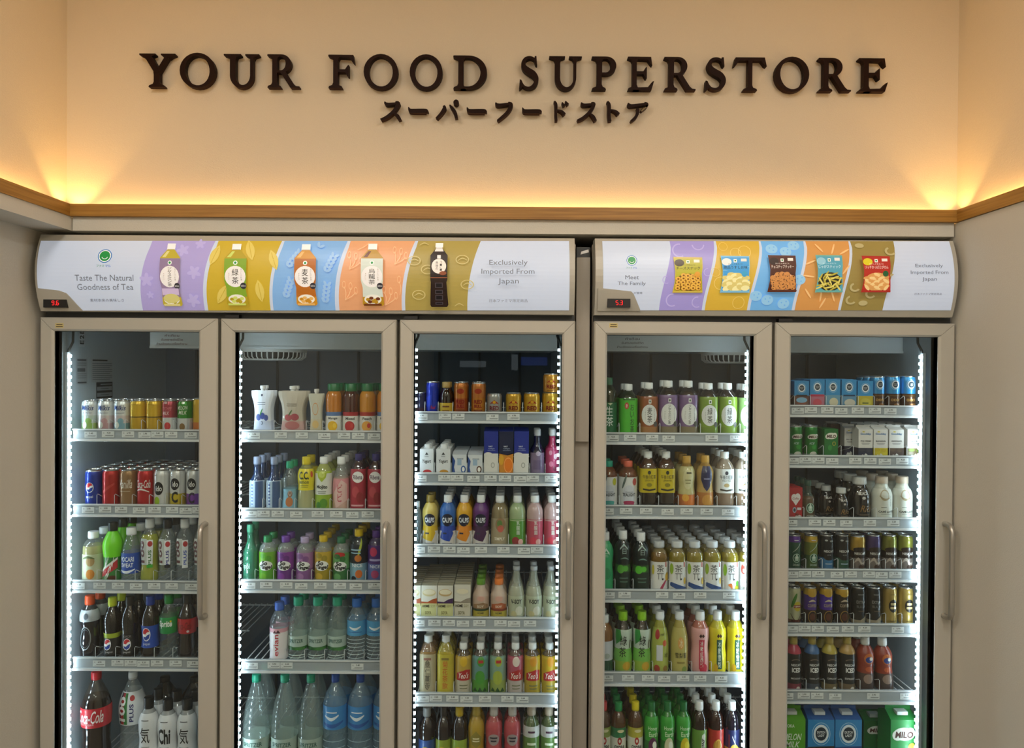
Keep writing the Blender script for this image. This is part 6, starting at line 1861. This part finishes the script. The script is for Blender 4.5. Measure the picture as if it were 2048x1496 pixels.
P('black_rich', 'can', 'black coffee can with beige foot', label=[(0, .14, 'a89c84'), (.14, .97, '1c1a18')], art=[('p', [(-1, .12), (-.2, .12), (1, .28), (1, .12)], 'a89c84'), ('t', 'EXTRA', 0, .62, 1.2, .08, '8a8884', K), ('t', 'BLACK', .05, .50, 1.2, .07, '6a6864', K), ('r', .1, .38, .9, .03, '5a4a3a'), ('r', 0, .82, .8, .03, '7a7874')])
P('gold_cold', 'can', 'gold coffee can with black disc', label=B(0, .97, 'a08644'), art=[('e', .1, .52, 1.25, .34, '201a16'), ('r', .1, .57, .75, .06, 'c4b080'), ('r', .1, .47, .85, .06, 'c4b080'), ('r', .1, .12, .9, .03, '7a6430'), ('r', .1, .82, .8, .02, '7a6430')])


def iced(key, d, c, c2, flavour):
    P(key, 'pet', d, '17120f/.96', 'b09a4a', [(.02, .14, c2), (.14, .70, '191818'), (.70, .87, c)], [('t', 'NESCAFÉ', .05, .50, 1.3, .055, 'd8d8d4', K), ('t', 'ICED', .05, .40, 1.1, .09, 'e8e8e4', BIG), ('t', flavour, .05, .24, 1.3, .035, 'b8b8b4', K), ('o', 0, .56, 1.2, .10, .12, '7a6a5a', 20, 160), ('e', .3, .06, .5, .06, 'cfc8bc')])


iced('iced_red', 'black iced coffee bottle with red shoulder', 'a83248', '7a2c3c', 'MOCHA')
iced('iced_blue', 'black iced coffee bottle with blue shoulder', '2f5a8a', '3a4450', 'CAFFÈ LATTE')
iced('iced_gold', 'black iced coffee bottle with gold shoulder', 'a89638', '6a5a3a', 'CAPPUCCINO')
iced('iced_tan', 'black iced coffee bottle with tan shoulder', 'a8864a', '6a5840', 'ESPRESSO')
P('choc_red', 'waist', 'red orange chocolate drink bottle', '6a2c1c/.95', 'dcdcd8', [(.03, .34, '40302c'), (.34, .84, '84301e')], [('e', .1, .62, 1.2, .20, 'b8642c'), ('e', .1, .60, .9, .12, '2a3a7a'), ('e', .3, .62, .4, .07, 'dcd8cc'), ('e', 0, .24, 1.1, .18, '8a7468'), ('e', .1, .42, .9, .1, 'b0522c')])
P('melon_big', 'gable', 'large green melon milk carton', '5a9a2a', 'c9cac4', [(0, .44, 'c9ccc4'), (.44, 1, '58a026')], [('t', 'HOKA', -.3, .88, .8, .06, 'e4eedc', K), ('t', 'MELON', -.05, .68, 1.5, .12, 'e8f2e0', IT), ('t', 'MILK', -.05, .54, 1.2, .11, 'e8f2e0', IT), ('e', .2, .2, 1.0, .2, 'b0b48a')], eave=.86, capshape='flat')
for key, low, t, d in (('dutch_choc', '6a3a28', 'Chocolate', 'large blue milk carton with brown band'), ('dutch_full', '1f4f9a', 'Full Cream Milk', 'large blue milk carton with splash')):
    P(key, 'gable', d, '1f4f8e', 'c4ccd2', [(0, .46, '4f9cc8' if key == 'dutch_choc' else '2a72bc'), (.46, 1, '2a80bc')], [('e', .0, .74, 1.15, .34, 'dbe4ea'), ('o', 0, .74, 1.4, .42, .03, '9cc6e0'), ('e', 0, .74, .85, .25, '1f2c38'), ('t', 'DUTCH', 0, .77, .6, .045, 'e4e8ea', K), ('t', 'LADY', 0, .71, .5, .045, 'e4e8ea', K), ('p', [(-1, .40), (1, .40), (1, .52), (-1, .50)], '33201c' if key == 'dutch_choc' else '1c3f7c'), ('t', t, 0, .455, .9, .04, 'd8d8d4'), ('e', 0, .14, 1.5, .26, low if key == 'dutch_choc' else 'c8d8e4'), ('e', .2, .26, .8, .14, 'a8c8dc')], eave=.86, capshape='flat')
P('milo_big', 'gable', 'large green chocolate malt carton', '1c7a34', 'c4ccc4', [(0, 1, '1f7f36')], milo(0, .74, 1.6, .24) + [('e', .6, .50, .6, .16, 'b8b83a'), ('e', -.2, .30, .7, .24, '14602a'), ('s', [(-.8, .12), (0, .26), (.8, .2)], [.02, .06, .02], 'c8d4c0')], eave=.86, capshape='flat')
P('milo_big_back', 'gable', 'large dark green malt carton', '145a28', 'a8b0a8', [(0, 1, '17602a')], milo(.1, .76, 1.5, .22) + [('e', .3, .5, .5, .14, '8a8a2c')], eave=.86, capshape='flat')  # darker copy of the malt carton; shade is put into its colours

# ================================================================== what stands on each shelf
stock(0, 0, [('milkis_g', 181, 31, 800, 2), ('milkis_p', 213, 31, 800, 2), ('milkis_b', 245, 31, 800, 2), ('gold_can', 277, 31, 800, 2), ('gold_can', 309, 31, 800, 2), ('lychee_milk', 340, 29, 800, 2), ('melon_milk', 371, 30, 800, 2), ('gold_orange_can', 402, 30, 796, 2)])
stock(0, 1, [('pepsi', 188, 32, 938, 4), ('red_can', 223, 32, 938, 4), ('vanilla_can', 258, 33, 938, 4), ('cola_can', 292, 32, 938, 4), ('ido_green', 324, 30, 938, 4), ('ido_yellow', 356, 30, 938, 4), ('ido_purple', 389, 30, 938, 4)])
stock(0, 2, [('herb_soda', 187, 39, 1062, 1), ('dew', 226, 36, 1044, 2), ('ion_water', 263, 37, 1054, 1), ('plus_lime', 300, 35, 1037, 1), ('plus_black', 335, 34, 1038, 1), ('plus_blue', 370, 34, 1037, 1), ('plus_blue', 405, 34, 1037, 0)])
stock(0, 3, [('dark_grape', 180, 36, 1190, 1), ('cola_lime', 225, 33, 1194, 1), ('cola_black', 260, 33, 1192, 1), ('cola_blue', 301, 34, 1191, 1), ('sprite', 338, 35, 1188, 1), ('cola_red', 375, 36, 1188, 1)])
stock(0, 4, [('cola_big', 193, 56, 1342, 0), ('plus_big', 266, 50, 1342, 0, .055), ('chi_coco', 298, 37, 1393, 1), ('chi_apple', 336, 38, 1397, 1), ('chi_peach', 375, 38, 1396, 1), ('cola_big_back', 330, 56, 1352, 0, .18), ('cola_big_back', 390, 56, 1352, 0, .18)])

stock(1, 0, [('pouch_blue', 526, 46, 771, 1), ('pouch_pink', 586, 58, 772, 1), ('pouch_orange', 632, 29, 778, 1), ('juice_mango', 668, 32, 767, 2), ('juice_berry', 702, 32, 767, 2), ('juice_peach', 736, 33, 767, 2), ('juice_mango', 771, 33, 767, 0)])
stock(1, 1, [('blue_water', 515, 30, 913, 2), ('blue_water', 549, 30, 913, 2), ('teal_water', 580, 29, 922, 1), ('lemon_c', 613, 33, 913, 1), ('mojito', 648, 33, 913, 3), ('pink_bibi', 683, 33, 913, 3), ('blackcurrant', 718, 31, 907, 2), ('blackcurrant', 752, 31, 907, 2)])
stock(1, 2, [('ippi', 501, 28, 1048, 1), ('tinge_green', 536, 33, 1071, 1), ('tinge_purple', 572, 33, 1071, 1), ('tinge_mauve', 610, 34, 1073, 1), ('tinge_yellow', 647, 33, 1070, 3), ('tinge_red', 683, 33, 1073, 2), ('nice_orange', 718, 34, 1057, 2), ('nice_purple', 753, 33, 1060, 1)])
stock(1, 3, [('evian', 559, 36, 1203, 1), ('spritzer', 597, 38, 1192, 2), ('spritzer', 636, 38, 1192, 2), ('spritzer', 675, 38, 1192, 2), ('aqua', 714, 38, 1195, 2), ('aqua', 753, 38, 1195, 2)])
stock(1, 4, [('spritzer_big', 513, 52, 1347, 1), ('spritzer_big', 570, 52, 1347, 1), ('spritzer_big', 622, 49, 1348, 1), ('aqua_big', 671, 47, 1347, 1), ('aqua_big', 721, 49, 1347, 1), ('aqua_big', 772, 49, 1347, 1)])

stock(2, 0, [('navy_can', 841, 20, 785, 1), ('blue_energy', 865, 25, 763, 1), ('honey', 893, 27, 764, 1), ('bull_red', 922, 28, 764, 1), ('bull_orange', 957, 28, 764, 1), ('bull_silver', 989, 30, 787, 0), ('bull_gold', 1027, 31, 786, 1), ('bull_gold', 1064, 32, 786, 1), ('bull_gold', 1101, 31, 785, 1)])
stock(2, 1, [('yogurt_red', 855, 27, 898, 3), ('yogurt_mango', 888, 28, 898, 3), ('coco_blue', 920, 28, 903, 3), ('coco_brown', 951, 29, 904, 3), ('v_white', 983, 28, 857, 1), ('v_orange', 1013, 28, 857, 1), ('v_white', 1043, 29, 857, 1), ('dark_berry', 1075, 27, 858, 1), ('pink_kids', 1105, 27, 858, 1)])
stock(2, 2, [('grey_bottle', 836, 15, 1002, 0), ('calpis_y', 861, 31, 989, 1), ('calpis_b', 896, 32, 989, 3), ('calpis_o', 929, 32, 989, 3), ('calpis_p', 962, 32, 989, 3), ('lychee_tea', 1000, 34, 990, 3), ('milky_green', 1035, 33, 990, 3), ('milky_pink', 1070, 33, 990, 3), ('milky_pink', 1104, 32, 990, 3)])
stock(2, 3, [('soy_cream', 829, 28, 1171, 4), ('soy_cream', 860, 31, 1171, 4), ('soy_brown', 892, 31, 1171, 4), ('soy_white', 926, 32, 1169, 4), ('soyb_green', 962, 32, 1156, 3), ('soyb_orange', 998, 32, 1156, 3), ('vsoy', 1033, 33, 1131, 1), ('vsoy', 1068, 33, 1131, 1), ('vsoy', 1102, 32, 1131, 1)])
stock(2, 4, [('barley_beige', 857, 33, 1269, 2), ('barley_yellow', 892, 33, 1269, 2), ('yeo_lemon', 927, 32, 1284, 2), ('yeo_green', 961, 32, 1284, 2), ('yeo_melon', 996, 32, 1284, 2), ('yeo_lychee', 1031, 32, 1284, 2), ('yeo_tea', 1065, 32, 1284, 2), ('yeo_tea', 1099, 32, 1284, 2)])
stock(2, 5, [('lipton_blue', 854, 32, 1413, 1), ('lipton_green', 887, 30, 1412, 1), ('lipton_yellow', 919, 31, 1412, 1), ('gold_tea', 953, 32, 1411, 1), ('rose_tea', 988, 33, 1410, 1), ('rose_tea', 1025, 33, 1410, 1), ('green_white', 1063, 33, 1410, 1), ('green_white', 1098, 33, 1410, 1)])

stock(3, 0, [('nama', 1217, 34, 755, 1), ('oi_ocha', 1256, 37, 768, 1), ('mugi', 1297, 36, 765, 1), ('jasmine', 1336, 37, 761, 1), ('jasmine', 1376, 37, 761, 1), ('ryoku', 1416, 37, 766, 1), ('ryoku', 1455, 36, 766, 1), ('ryoku_pale', 1492, 33, 768, 1)])
stock(3, 1, [('tealight_t', 1217, 35, 921, 1), ('tealight_r', 1256, 37, 921, 2), ('kirin_y', 1296, 34, 902, 3), ('kirin_y', 1332, 34, 902, 3), ('tea_cream', 1373, 33, 911, 2), ('tea_navy', 1410, 33, 910, 1), ('kirin_w', 1449, 34, 903, 2), ('kirin_w', 1486, 34, 903, 2)])
stock(3, 2, [('mint_green', 1211, 31, 1063, 3), ('dark_mint', 1246, 33, 1060, 3), ('dark_mint2', 1282, 34, 1064, 3), ('chapi_lemon', 1318, 33, 1081, 4), ('chapi_pear', 1354, 34, 1081, 4), ('chapi_pear', 1389, 34, 1081, 4), ('chapi_pear', 1424, 34, 1081, 4), ('chapi_fruit', 1459, 34, 1081, 4), ('chapi_red', 1493, 32, 1081, 3)])
stock(3, 3, [('amber_green', 1209, 34, 1228, 2), ('master_green', 1246, 36, 1221, 2), ('master_green', 1284, 35, 1221, 2), ('jujube', 1320, 34, 1221, 2), ('pear_cream', 1359, 34, 1221, 2), ('ice_pink', 1400, 35, 1221, 2), ('ice_yellow', 1435, 33, 1221, 2), ('ice_yellow', 1471, 34, 1221, 2)])
stock(3, 4, [('oyoshi_red', 1207, 29, 1402, 2), ('oyoshi_green', 1237, 30, 1403, 2), ('oyoshi_yellow', 1271, 30, 1402, 3), ('honest_purple', 1303, 29, 1402, 3), ('honest_green', 1335, 29, 1402, 3), ('honest_yellow', 1367, 29, 1402, 3), ('seasons_green', 1399, 30, 1401, 3), ('seasons_red', 1432, 30, 1401, 3), ('seasons_navy', 1464, 30, 1401, 3)])

stock(4, 0, [('milk_can', 1566, 29, 753, 1), ('milk_choc', 1598, 29, 762, 2), ('milk_pink', 1629, 29, 759, 2), ('milk_cream', 1660, 29, 759, 2), ('milk_plain', 1692, 29, 759, 2), ('milk_lemon', 1724, 30, 762, 1), ('milk_can', 1754, 28, 752, 2), ('milk_can', 1784, 29, 752, 2), ('milk_can', 1815, 30, 752, 2)])
stock(4, 1, [('milo_can', 1591, 27, 850, 1), ('milo_can', 1622, 27, 850, 1), ('milo_box', 1657, 27, 858, 1), ('brown_box', 1667, 19, 848, 0, .09), ('good_navy', 1696, 24, 848, 3, .06), ('good_navy', 1725, 28, 850, 0), ('good_yellow', 1755, 28, 850, 3), ('good_brown', 1786, 29, 850, 3), ('good_green', 1823, 32, 850, 3)])
stock(4, 2, [('heart', 1587, 26, 975, 1), ('frap', 1616, 26, 960, 2), ('black_small', 1652, 28, 970, 2, .05), ('black_small', 1682, 29, 975, 0), ('black_big', 1719, 40, 953, 2), ('latte', 1763, 39, 952, 2), ('latte', 1804, 38, 952, 2)])
stock(4, 3, [('star_purple', 1588, 27, 1068, 2), ('star_gold', 1622, 27, 1068, 2), ('nes_blue', 1653, 27, 1068, 2), ('nes_green', 1684, 27, 1068, 2), ('nes_gold', 1715, 29, 1068, 2), ('nes_violet', 1746, 28, 1068, 2), ('nes_olive', 1778, 28, 1068, 2), ('nes_olive', 1810, 29, 1068, 2)])
stock(4, 4, [('lemon_can', 1588, 27, 1172, 2), ('old_purple', 1620, 26, 1172, 2), ('old_violet', 1652, 26, 1172, 2), ('old_dark', 1684, 26, 1172, 2), ('black_rich', 1716, 27, 1172, 2), ('black_rich', 1747, 27, 1172, 2), ('gold_cold', 1779, 27, 1172, 2), ('gold_cold', 1811, 28, 1172, 2)])
stock(4, 5, [('iced_red', 1587, 30, 1272, 1), ('iced_blue', 1624, 30, 1272, 1), ('iced_gold', 1659, 30, 1272, 1), ('iced_tan', 1694, 31, 1272, 1), ('choc_red', 1730, 33, 1272, 1), ('choc_red', 1769, 34, 1274, 0, 0, -3)])
stock(4, 6, [('melon_big', 1578, 48, 1410, 1), ('dutch_choc', 1632, 52, 1410, 1), ('dutch_full', 1686, 52, 1410, 1), ('milo_big_back', 1741, 50, 1418, 0, .10), ('milo_big', 1795, 53, 1410, 0)])
# the one can that stands on another
_z = SHELF_Z[2][0]
_W = 31 / ppm(YS + .04)
_p0, _p1 = at(1103, 786, YS + .037), at(1103, 748, YS + .037)
place('bull_gold_top', _W, _p1.z - _p0.z, _p0.x - .002, YS + .012 + _W / 2, at(1101, 785, YS + .012 + _W / 2).z + .0002, DESIGN['bull_gold_top']['d'] + ', top shelf, middle door', 'drinks on the top shelf, middle door')
